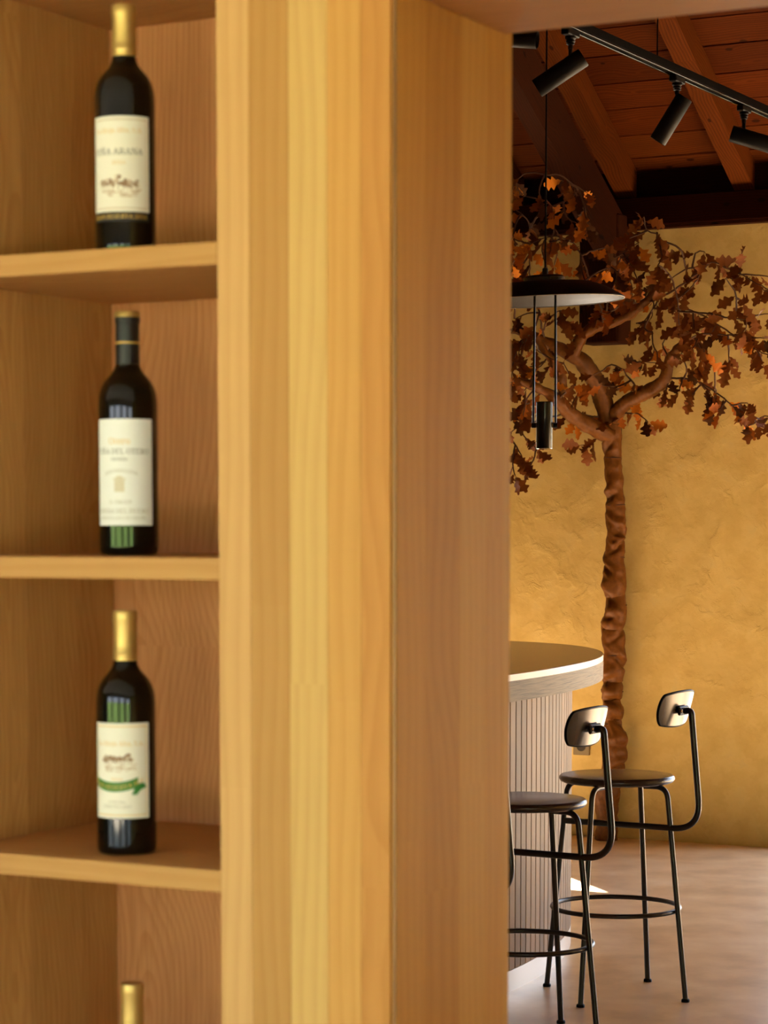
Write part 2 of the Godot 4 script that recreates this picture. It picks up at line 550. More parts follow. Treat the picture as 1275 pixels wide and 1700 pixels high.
func build_shell() -> void:
	struct("floor", box_mesh(Vector3(XL, -0.15, ZW), Vector3(XR, 0, ZB), 0.0), M.floor)
	struct("wall_back", wall_with_holes(XL - 0.3, XR + 0.3, ROOF0 - 0.02, ZW - 0.3, ZW, [[-6.35, -5.37, 0.0, 2.2], [-3.58, 1.0, 0.0, 2.5]]), M.plaster)
	glazing("door_1", -6.35, -5.37, 2.2, ZW - 0.2, 1)
	glazing("window_1", -3.58, 1.0, 2.5, ZW - 0.2, 3)
	var top := ROOF0 + PITCH * (RIDGE - ZW)
	for s in 2:
		var mb := MB.new()
		var xa := XL - 0.3 if s == 0 else XR
		var xb := XL if s == 0 else XR + 0.3
		var pts := [Vector2(ZW - 0.3, -0.15), Vector2(ZB + 0.3, -0.15), Vector2(ZB + 0.3, 2.72), Vector2(ZD, 2.72), Vector2(ZD, ROOF0 + 0.02), Vector2(RIDGE, top + 0.02), Vector2(ZW - 0.3, ROOF0 - 0.02)]
		var poly := PackedVector2Array(pts)
		var tris := Geometry2D.triangulate_polygon(poly)
		for k in range(0, tris.size(), 3):
			for x in [xa, xb]:
				mb.tri(Vector3(x, poly[tris[k]].y, poly[tris[k]].x), Vector3(x, poly[tris[k + 1]].y, poly[tris[k + 1]].x), Vector3(x, poly[tris[k + 2]].y, poly[tris[k + 2]].x))
		for i in pts.size():
			var a: Vector2 = pts[i]
			var b: Vector2 = pts[(i + 1) % pts.size()]
			mb.quad(Vector3(xa, a.y, a.x), Vector3(xb, a.y, a.x), Vector3(xb, b.y, b.x), Vector3(xa, b.y, b.x))
		struct("wall_left" if s == 0 else "wall_right", mb.mesh(), M.plaster)
	# glazed wall behind the camera, facing the garden
	struct("wall_front", wall_with_holes(XL, XR, 2.72, ZB, ZB + 0.3, [[-5.2, -3.35, 0.0, 2.1], [-3.0, -1.3, 0.0, 2.1], [-0.85, 0.55, 0.0, 2.1], [1.3, 3.0, 0.0, 2.1]]), M.white_paint)
	glazing("window_2", -5.2, -3.35, 2.1, ZB + 0.1, 1)
	glazing("window_3", -3.0, -1.3, 2.1, ZB + 0.1, 1)
	glazing("window_4", -0.85, 0.55, 2.1, ZB + 0.1, 1)
	glazing("window_5", 1.3, 3.0, 2.1, ZB + 0.1, 1)
	# dividing wall: beside the cabinet, above the doorway, beyond it
	var mb := MB.new()
	bbox(mb, Vector3(XL, 0, ZD), Vector3(-1.96, ROOF0 + 0.2, ZF - 0.02), 0.0)
	bbox(mb, Vector3(-1.96, 2.32, ZD), Vector3(-1.287, ROOF0 + 0.2, ZF - 0.02), 0.0)
	bbox(mb, Vector3(-1.287, 2.1, ZD), Vector3(2.2, ROOF0 + 0.2, ZF - 0.02), 0.0)
	bbox(mb, Vector3(2.2, 0, ZD), Vector3(XR, ROOF0 + 0.2, ZF - 0.02), 0.0)
	struct("wall_middle", mb.mesh(), M.oak_side)

func slope_box(mb: MB, x0: float, x1: float, z0: float, z1: float, under: float, thick: float, off: Vector2, side := 1.0) -> void:
	# a beam lying along the roof slope; under = height of its underside at the yellow wall
	var h := func(z: float) -> float:
		return under + PITCH * (z - ZW) if side > 0.0 else under + PITCH * (2.0 * RIDGE - z - ZW)
	var t := thick * sqrt(1.0 + PITCH * PITCH)
	var a := Vector3(x0, h.call(z0), z0)
	var b := Vector3(x1, h.call(z0), z0)
	var c := Vector3(x1, h.call(z1), z1)
	var d := Vector3(x0, h.call(z1), z1)
	var u := Vector3(0, t, 0)
	var along_x := absf(x1 - x0) > absf(z1 - z0)
	var uv := func(p: Vector3, lift: float) -> Vector2:
		if along_x: return Vector2(p.z * 1.16 / ACROSS + lift, p.x / ALONG) + off
		return Vector2(p.x / ACROSS + lift, p.z * 1.16 / ALONG) + off
	var k := t / ACROSS
	mb.quad(a, b, c, d, uv.call(a, 0.0), uv.call(b, 0.0), uv.call(c, 0.0), uv.call(d, 0.0))
	mb.quad(d + u, c + u, b + u, a + u, uv.call(d, 0.0), uv.call(c, 0.0), uv.call(b, 0.0), uv.call(a, 0.0))
	mb.quad(b, b + u, c + u, c, uv.call(b, 0.0), uv.call(b, k), uv.call(c, k), uv.call(c, 0.0))
	mb.quad(a, d, d + u, a + u, uv.call(a, 0.0), uv.call(d, 0.0), uv.call(d, k), uv.call(a, k))
	mb.quad(a, a + u, b + u, b, uv.call(a, 0.0), uv.call(a, k), uv.call(b, k), uv.call(b, 0.0))
	mb.quad(d, c, c + u, d + u, uv.call(d, 0.0), uv.call(c, 0.0), uv.call(c, k), uv.call(d, k))

func build_ceiling() -> void:
	var rng := RandomNumberGenerator.new()
	rng.seed = 77
	var o := setting("ceiling")
	var pitch := 0.147
	for side in [1.0, -1.0]:
		var z := ZW - 0.3 if side > 0.0 else RIDGE
		var zend := RIDGE if side > 0.0 else ZD
		var first := true
		while z < zend - 0.01:
			var w := rng.randf_range(0.92, 1.08) * pitch
			if first and side > 0.0: w = 0.3 - 0.075 + pitch
			var z1 := minf(z + w, zend)
			var mb := MB.new()
			slope_box(mb, XL, XR, z + 0.0035, z1 - 0.0035, ROOF0 + rng.randf_range(0.0, 0.004), 0.022, Vector2(rng.randf(), rng.randf()), side)
			obj("plank", mb.mesh(), M.plank[rng.randi() % 4], o)
			z = z1
			first = false
		# roof covering over the boards
		var mb2 := MB.new()
		slope_box(mb2, XL - 0.3, XR + 0.3, ZW - 0.3 if side > 0.0 else RIDGE, RIDGE if side > 0.0 else ZD, ROOF0 + 0.04, 0.05, Vector2.ZERO, side)
		obj("roof_deck", mb2.mesh(), M.plank[1], o)
		for k in 12:
			var x := -3.85 - 0.572 * (k - 6) * -1.0
			if x < XL + 0.1 or x > XR - 0.2: continue
			var mb3 := MB.new()
			slope_box(mb3, x, x + 0.095, ZW if side > 0.0 else RIDGE, RIDGE if side > 0.0 else ZD, 2.985, 0.105, Vector2(rng.randf(), rng.randf()), side)
			obj("rafter", mb3.mesh(), M.rafter, o)
	# big old truss timber, its padstone post and the wall plate
	for x in [-4.445, -7.2, -0.9]:
		for side in [1.0, -1.0]:
			var mb := MB.new()
			slope_box(mb, x, x + 0.085, ZW if side > 0.0 else RIDGE, RIDGE if side > 0.0 else ZD, 2.596, 0.219, Vector2(rng.randf(), rng.randf()), side)
			obj("truss_timber", mb.mesh(), M.old_beam, o)
	obj("timber_post", box_mesh(Vector3(-4.545, 2.315, ZW), Vector3(-4.35, 2.9, ZW + 0.16), 0.006, 1, Vector2(0.3, 0.1)), M.old_beam, o)
	obj("wall_plate", box_mesh(Vector3(XL, 2.85, ZW), Vector3(XR, 2.98, ZW + 0.06), 0.004, 0), M.plate, o)
	obj("eaves_board", box_mesh(Vector3(XL, 2.985, ZW), Vector3(XR, 3.105, ZW + 0.004), 0.0, 0), M.plate, o)
	obj("plate_edging", box_mesh(Vector3(XL, 2.835, ZW), Vector3(XR, 2.85, ZW + 0.045), 0.002, 0), M.old_beam, o)
	struct("ceiling_001", box_mesh(Vector3(XL, 2.62, ZF - 0.02), Vector3(XR, 2.72, ZB), 0.0), M.white_paint)

func stave_row(o: Node, called: String, cuts: Array, axis: int, fixed0: float, fixed1: float, y0: float, y1: float, mats: Array, s: int) -> void:
	var rng := RandomNumberGenerator.new()
	rng.seed = s
	for k in cuts.size() - 1:
		var a: float = minf(cuts[k], cuts[k + 1])
		var b: float = maxf(cuts[k], cuts[k + 1])
		var lo := Vector3(fixed0, y0, fixed0)
		var hi := Vector3(fixed1, y1, fixed1)
		lo[axis] = a + 0.0001
		hi[axis] = b - 0.0001
		obj(called, box_mesh(lo, hi, 0.0003, 1, Vector2(rng.randf(), rng.randf() * 0.3)), mats[k % mats.size()], o)

func build_doorway() -> void:
	var S: Array = M.stave
	# front of the pier beside the cabinet
	var front := setting("trim_1")
	stave_row(front, "stave", [-1.497, -1.454, -1.402, -1.352, -1.309, -1.2715], 0, ZF - 0.02, ZF, 0.0, 2.35, [S[0], S[1], S[2], S[3], S[4]], 3)
	# side of the doorway
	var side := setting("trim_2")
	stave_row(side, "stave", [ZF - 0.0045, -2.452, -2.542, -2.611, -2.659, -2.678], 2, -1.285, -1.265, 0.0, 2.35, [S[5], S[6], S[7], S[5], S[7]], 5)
	obj("corner_strip", box_mesh(Vector3(-1.2685, 0.0, ZF - 0.004), Vector3(-1.2655, 2.35, ZF - 0.001), 0.0004), M.corner, side)
	var core := setting("wall_pier")
	obj("pier_core", box_mesh(Vector3(-1.477, 0, -2.676), Vector3(-1.286, 2.35, ZF - 0.021), 0.0), M.oak_side, core)
	# head of the doorway
	var head := setting("trim_3")
	var cuts := [ZF, -2.45, -2.54, -2.6, ZD]
	for k in 4:
		obj("board", box_mesh(Vector3(-1.2645, 2.069, cuts[k + 1] + 0.0001), Vector3(2.2, 2.1, cuts[k] - 0.0001), 0.0003, 0, Vector2(k * 0.23, k * 0.31)), M.lintel, head)
	obj("face_board", box_mesh(Vector3(-1.2645, 2.1, ZF - 0.02), Vector3(2.2, 2.62, ZF), 0.0003, 0), S[3], head)

func build_cabinet() -> void:
	var xl := -1.8975
	var xr := -1.497
	var zb := -2.745
	var o := thing("wine_cabinet", "built-in oak wall cabinet with open shelves of wine bottles", "cabinet", Vector3(-1.7, 0, -2.56))
	var at := -o.position
	var put := func(called: String, lo: Vector3, hi: Vector3, c: float, along: int, off: Vector2, m: Material, par: Node) -> MeshInstance3D:
		return obj(called, box_mesh(lo + at, hi + at, c, along, off), m, par)
	var cuts := [zb, -2.66, -2.545, -2.46, ZF]
	var ms := [M.oak_side, M.oak_side, M.oak_side_pale, M.oak_side]
	for k in 4:
		put.call("side_stave", Vector3(xl - 0.04, 0.06, cuts[k] + 0.0001), Vector3(xl, 2.35, cuts[k + 1] - 0.0001), 0.0003, 1, Vector2(0.17 * k, 0.29 * k), ms[k], o)
	put.call("side_panel", Vector3(xr, 0.06, zb), Vector3(xr + 0.0195, 2.35, ZF - 0.021), 0.0005, 1, Vector2(0.4, 0.6), M.oak_side, o)
	put.call("back_panel", Vector3(xl - 0.04, 0.06, zb - 0.02), Vector3(xr + 0.0195, 2.35, zb - 0.0005), 0.0005, 1, Vector2(0.06, 0.12), M.oak_back, o)
	put.call("plinth", Vector3(xl - 0.04, 0.0, zb), Vector3(xr, 0.0595, ZF - 0.03), 0.001, 0, Vector2.ZERO, M.oak_shelf, o)
	var tops := [2.174, 1.809, 1.446, 1.0795, 0.6065, 0.09]
	for k in tops.size():
		var y: float = tops[k]
		var b: Node = put.call("shelf", Vector3(xl + 0.0005, y - 0.026, zb), Vector3(xr - 0.0005, y, ZF - 0.024), 0.0006, 0, Vector2(0.13 * k, 0.21 * k), M.oak_side, o)
		put.call("shelf_lip", Vector3(xl + 0.0005, y - 0.026, ZF - 0.0235), Vector3(xr - 0.0005, y, ZF - 0.001), 0.001, 0, Vector2(0.31 * k, 0.17 * k), M.oak_shelf, b)

# ---------------------------------------------------------------- bar
func oval(a: float, b: float, e: float, cnt: int) -> PackedVector2Array:
	var out := PackedVector2Array()
	for k in cnt:
		var t := TAU * k / cnt
		var c := cos(t)
		var s := sin(t)
		out.append(Vector2(a * signf(c) * pow(absf(c), 2.0 / e), b * signf(s) * pow(absf(s), 2.0 / e)))
	# even spacing
	var total := 0.0
	for k in cnt: total += out[k].distance_to(out[(k + 1) % cnt])
	var step := total / cnt
	var res := PackedVector2Array()
	var acc := 0.0
	var want := 0.0
	for k in cnt:
		var p := out[k]
		var q := out[(k + 1) % cnt]
		var l := p.distance_to(q)
		while want <= acc + l and res.size() < cnt:
			res.append(p.lerp(q, (want - acc) / maxf(l, 1e-6)))
			want += step
		acc += l
	return res

func build_bar() -> void:
	var at := Vector3(-4.2, 0, -6.55)
	var o := thing("bar_counter", "oval bar counter with pale reeded panelling and thick greige wood top", "bar counter", at)
	var rim := oval(1.085, 1.962, 2.2, 240)
	var h := 1.03
	var mb := MB.new()
	prism(mb, rim, h - 0.085, h - 0.021)
	obj("edge_band", mb.mesh(), M.band, o)
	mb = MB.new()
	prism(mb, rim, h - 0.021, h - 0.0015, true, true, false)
	obj("top_edge", mb.mesh(), M.bar_edge_sunlit, o)
	mb = MB.new()
	prism(mb, rim, h - 0.0015, h, true, false, true, 0.0, -0.0015)
	obj("worktop", mb.mesh(), M.bar_top, o)
	var nm := outline_normals(rim)
	var body := PackedVector2Array()
	for k in rim.size(): body.append(rim[k] - nm[k] * 0.108)
	var core := PackedVector2Array()
	for k in rim.size(): core.append(rim[k] - nm[k] * 0.132)
	mb = MB.new()
	prism(mb, core, 0.068, h - 0.085)
	obj("carcass", mb.mesh(), M.slat[1], o)
	mb = MB.new()
	prism(mb, body, 0.0, 0.068)
	obj("kick_plate", mb.mesh(), M.kick, o)
	# one reed board after another round the whole body
	var rng := RandomNumberGenerator.new()
	rng.seed = 5
	var total := 0.0
	for k in body.size(): total += body[k].distance_to(body[(k + 1) % body.size()])
	var cnt := mini(299, int(total / 0.0495))
	var step := total / cnt
	var meshes := []
	for k in 6: meshes.append(box_mesh(Vector3(-step * 0.5 + 0.0028, 0.0685, -0.0245), Vector3(step * 0.5 - 0.0028, h - 0.0855, 0.0), 0.0015, 1, Vector2(rng.randf(), rng.randf())))
	var acc := 0.0
	var want := step * 0.5
	var made := 0
	for k in body.size():
		var p := body[k]
		var q := body[(k + 1) % body.size()]
		var l := p.distance_to(q)
		while want <= acc + l and made < cnt:
			var w := p.lerp(q, (want - acc) / l)
			var m := nm[k].lerp(nm[(k + 1) % nm.size()], (want - acc) / l).normalized()
			var s := obj("slat", meshes[rng.randi() % 6], M.slat[rng.randi() % 3], o)
			s.position = Vector3(w.x, 0, w.y)
			s.rotation.y = atan2(m.x, m.y)
			want += step
			made += 1
		acc += l

# ---------------------------------------------------------------- stools
func plate_mesh() -> ArrayMesh:
	# bent backrest board: width along z, bowed away from the sitter (towards +x)
	var mb := MB.new()
	var nu := 24
	var nv := 12
	var hw := 0.122
	var hh := 0.053
	var pos := func(u: float, w: float, side: float) -> Vector3:
		# square to rounded rectangle
		var e := 0.30
		var px := u * (1.0 - e * 0.5 * w * w * u * u)
		var py := w * (1.0 - e * 0.5 * u * u * w * w)
		var z := px * hw * (1.0 - 0.10 * (w * -0.5 + 0.5))
		var bow := -0.02 * px * px
		return Vector3(bow + side * 0.0048 + 0.012 * py, py * hh, z)
	var nrm := func(u: float, w: float) -> Vector3:
		var du: Vector3 = pos.call(u + 0.01, w, 0.0) - pos.call(u - 0.01, w, 0.0)
		var dw: Vector3 = pos.call(u, w + 0.01, 0.0) - pos.call(u, w - 0.01, 0.0)
		return dw.cross(du).normalized()
	for i in nu:
		for j in nv:
			var u0 := -1.0 + 2.0 * i / nu
			var u1 := -1.0 + 2.0 * (i + 1) / nu
			var w0 := -1.0 + 2.0 * j / nv
			var w1 := -1.0 + 2.0 * (j + 1) / nv
			for s in [1.0, -1.0]:
				var a: Vector3 = pos.call(u0, w0, s)
				var b: Vector3 = pos.call(u1, w0, s)
				var c: Vector3 = pos.call(u1, w1, s)
				var d: Vector3 = pos.call(u0, w1, s)
				var na: Vector3 = nrm.call(u0, w0) * s
				var nb: Vector3 = nrm.call(u1, w0) * s
				var nc: Vector3 = nrm.call(u1, w1) * s
				var nd: Vector3 = nrm.call(u0, w1) * s
				var z := Vector2.ZERO
				if s > 0.0: mb.quad_n(d, c, b, a, nd, nc, nb, na, z, z, z, z)
				else: mb.quad_n(a, b, c, d, na, nb, nc, nd, z, z, z, z)
	return mb.mesh()

func plate_rim() -> ArrayMesh:
	var mb := MB.new()
	var hw := 0.122
	var hh := 0.053
	var ring := []
	var cnt := 96
	for k in cnt:
		var a := TAU * k / cnt
		var q := maxf(absf(cos(a)), absf(sin(a)))
		var u := cos(a) / q
		var w := sin(a) / q
		var e := 0.30
		var px := u * (1.0 - e * 0.5 * w * w * u * u)
		var py := w * (1.0 - e * 0.5 * u * u * w * w)
		ring.append(Vector3(-0.02 * px * px + 0.012 * py, py * hh, px * hw * (1.0 - 0.10 * (w * -0.5 + 0.5))))
	var rr := []
	for k in cnt: rr.append(0.0049)
	tube(mb, ring, rr, 10, false, true)
	return mb.mesh()

func bend(points: Array, radius: float, steps := 8) -> Array:
	# straight runs joined with round corners
	var out := [points[0]]
	for i in range(1, points.size() - 1):
		var p: Vector3 = points[i]
		var a: Vector3 = (points[i - 1] - p)
		var b: Vector3 = (points[i + 1] - p)
		var half := acos(clampf(a.normalized().dot(b.normalized()), -1, 1)) * 0.5
		var cut := minf(radius / tan(half), minf(a.length(), b.length()) * 0.49)
		var s := p + a.normalized() * cut
		var e := p + b.normalized() * cut
		for k in steps + 1:
			var t := float(k) / steps
			out.append(s.lerp(p, t).lerp(p.lerp(e, t), t))
	out.append(points[-1])
	return out

func make_stool(label: String) -> Node3D:
	var o := thing("bar_stool", label, "bar stool", Vector3.ZERO, 0.0, "black bar stools along the oval counter")
	var sh := 0.70
	obj("seat", lathe_mesh([Vector2(0.0001, sh - 0.024), Vector2(0.168, sh - 0.024), Vector2(0.177, sh - 0.020), Vector2(0.1815, sh - 0.013), Vector2(0.1805, sh - 0.006), Vector2(0.176, sh - 0.0015), Vector2(0.168, sh), Vector2(0.0001, sh)], 64, 0.6), M.seat, o)
	var lr := 0.0085
	var leg := tube_mesh(bend([Vector3(0.243, 0.006, 0), Vector3(0.181, 0.585, 0), Vector3(0.172, 0.668, 0), Vector3(0.095, 0.668, 0)], 0.07), lr, 14)
	var glide := lathe_mesh([Vector2(0.0001, 0), Vector2(0.013, 0), Vector2(0.013, 0.007), Vector2(0.010, 0.010), Vector2(0.0001, 0.010)], 20)
	for k in 4:
		var l := obj("leg", leg, M.black_steel, o)
		l.rotation.y = PI / 2 * k
		var g := obj("glide", glide, M.black_matt, l)
		g.position = Vector3(0.243, 0, 0)
	var ring := []
	for k in 48: ring.append(Vector3(cos(TAU * k / 48) * 0.2, 0.28, sin(TAU * k / 48) * 0.2))
	obj("foot_ring", tube_mesh(ring, 0.0075, 12, false, true), M.black_steel, o)
	# tube that crosses under the seat, turns up behind it and holds the backrest
	obj("back_tube", tube_mesh(bend([Vector3(-0.185, 0.542, 0), Vector3(0.288, 0.542, 0), Vector3(0.252, 0.912, 0), Vector3(0.222, 0.908, 0)], 0.085, 12), 0.0098, 16), M.black_steel, o)
	var b := obj("backrest", plate_mesh(), M.seat, o)
	b.position = Vector3(0.214, 0.916, 0.0)
	obj("edge", plate_rim(), M.black_matt, b)
	var k := obj("bracket", box_mesh(Vector3(0.2195, 0.896, -0.034), Vector3(0.230, 0.924, 0.034), 0.004), M.black_steel, o)
	for s in [-1.0, 1.0]:
		var sc := obj("screw", lathe_mesh([Vector2(0.0001, 0.0), Vector2(0.0055, 0.0), Vector2(0.0055, 0.002), Vector2(0.003, 0.004), Vector2(0.0001, 0.0042)], 16), M.steel, k)
		sc.position = Vector3(0.230, 0.910, s * 0.025)
		sc.rotation.z = -PI / 2
	return o

func build_stools() -> void:
	var a := make_stool("black round-seated bar stool at the rounded end of the counter")
	a.position = Vector3(-2.925, 0, -6.985)
	a.rotation.y = deg_to_rad(-3)
	var spots := [[Vector3(-2.905, 0, -6.25), "black round-seated bar stool, second from the counter's rounded end"], [Vector3(-2.864, 0, -5.5), "black round-seated bar stool, third from the counter's rounded end"]]
	for s in spots:
		var c: Node3D = a.duplicate()
		c.name = numbered("bar_stool")
		add_child(c)
		c.position = s[0]
		tag(c, s[1], "bar stool", "black bar stools along the oval counter")

# ---------------------------------------------------------------- tree
const TRUNK := [[0.0,-4.417,0.0540],[0.074,-4.413,0.0525],[0.163,-4.414,0.0553],[0.252,-4.406,0.0581],[0.341,-4.386,0.0566],[0.398,-4.378,0.0566],[0.475,-4.374,0.0551],[0.568,-4.397,0.0403],[0.613,-4.388,0.0515],[0.661,-4.404,0.0424],[0.707,-4.391,0.0522],[0.749,-4.398,0.0466],[0.794,-4.385,0.0533],[0.879,-4.384,0.0521],[0.958,-4.388,0.0547],[0.997,-4.400,0.0499],[1.031,-4.387,0.0594],[1.077,-4.372,0.0503],[1.144,-4.383,0.0453],[1.197,-4.386,0.0562],[1.329,-4.390,0.0471],[1.427,-4.384,0.0443],[1.525,-4.387,0.0467],[1.659,-4.392,0.0425],[1.790,-4.404,0.0401],[1.921,-4.406,0.0438],[1.985,-4.407,0.0420]]
const LIMBS := [
	[[-4.422,1.964,-10.410,0.042],[-4.434,2.061,-10.380,0.045],[-4.450,2.142,-10.330,0.042],[-4.473,2.210,-10.270,0.040],[-4.514,2.257,-10.200,0.034],[-4.591,2.300,-10.150,0.028],[-4.675,2.343,-10.100,0.020],[-4.742,2.364,-10.050,0.015]],
	[[-4.411,1.895,-10.420,0.045],[-4.455,1.922,-10.360,0.040],[-4.528,1.980,-10.250,0.034],[-4.560,2.048,-10.150,0.028],[-4.619,2.098,-10.080,0.022],[-4.687,2.131,-10.000,0.018]],
	[[-4.508,2.251,-10.200,0.030],[-4.455,2.342,-10.200,0.030],[-4.384,2.381,-10.220,0.028],[-4.257,2.417,-10.220,0.024],[-4.162,2.468,-10.200,0.018],[-4.062,2.555,-10.180,0.012]],
	[[-4.400,1.970,-10.420,0.040],[-4.329,2.031,-10.380,0.034],[-4.195,2.080,-10.320,0.032],[-4.087,2.128,-10.270,0.030],[-4.051,2.212,-10.250,0.026],[-4.006,2.263,-10.220,0.020],[-3.952,2.313,-10.200,0.014]],
	[[-4.530,2.072,-10.150,0.024],[-4.532,2.166,-10.120,0.022],[-4.590,2.260,-10.080,0.018],[-4.621,2.327,-10.050,0.014]],
]
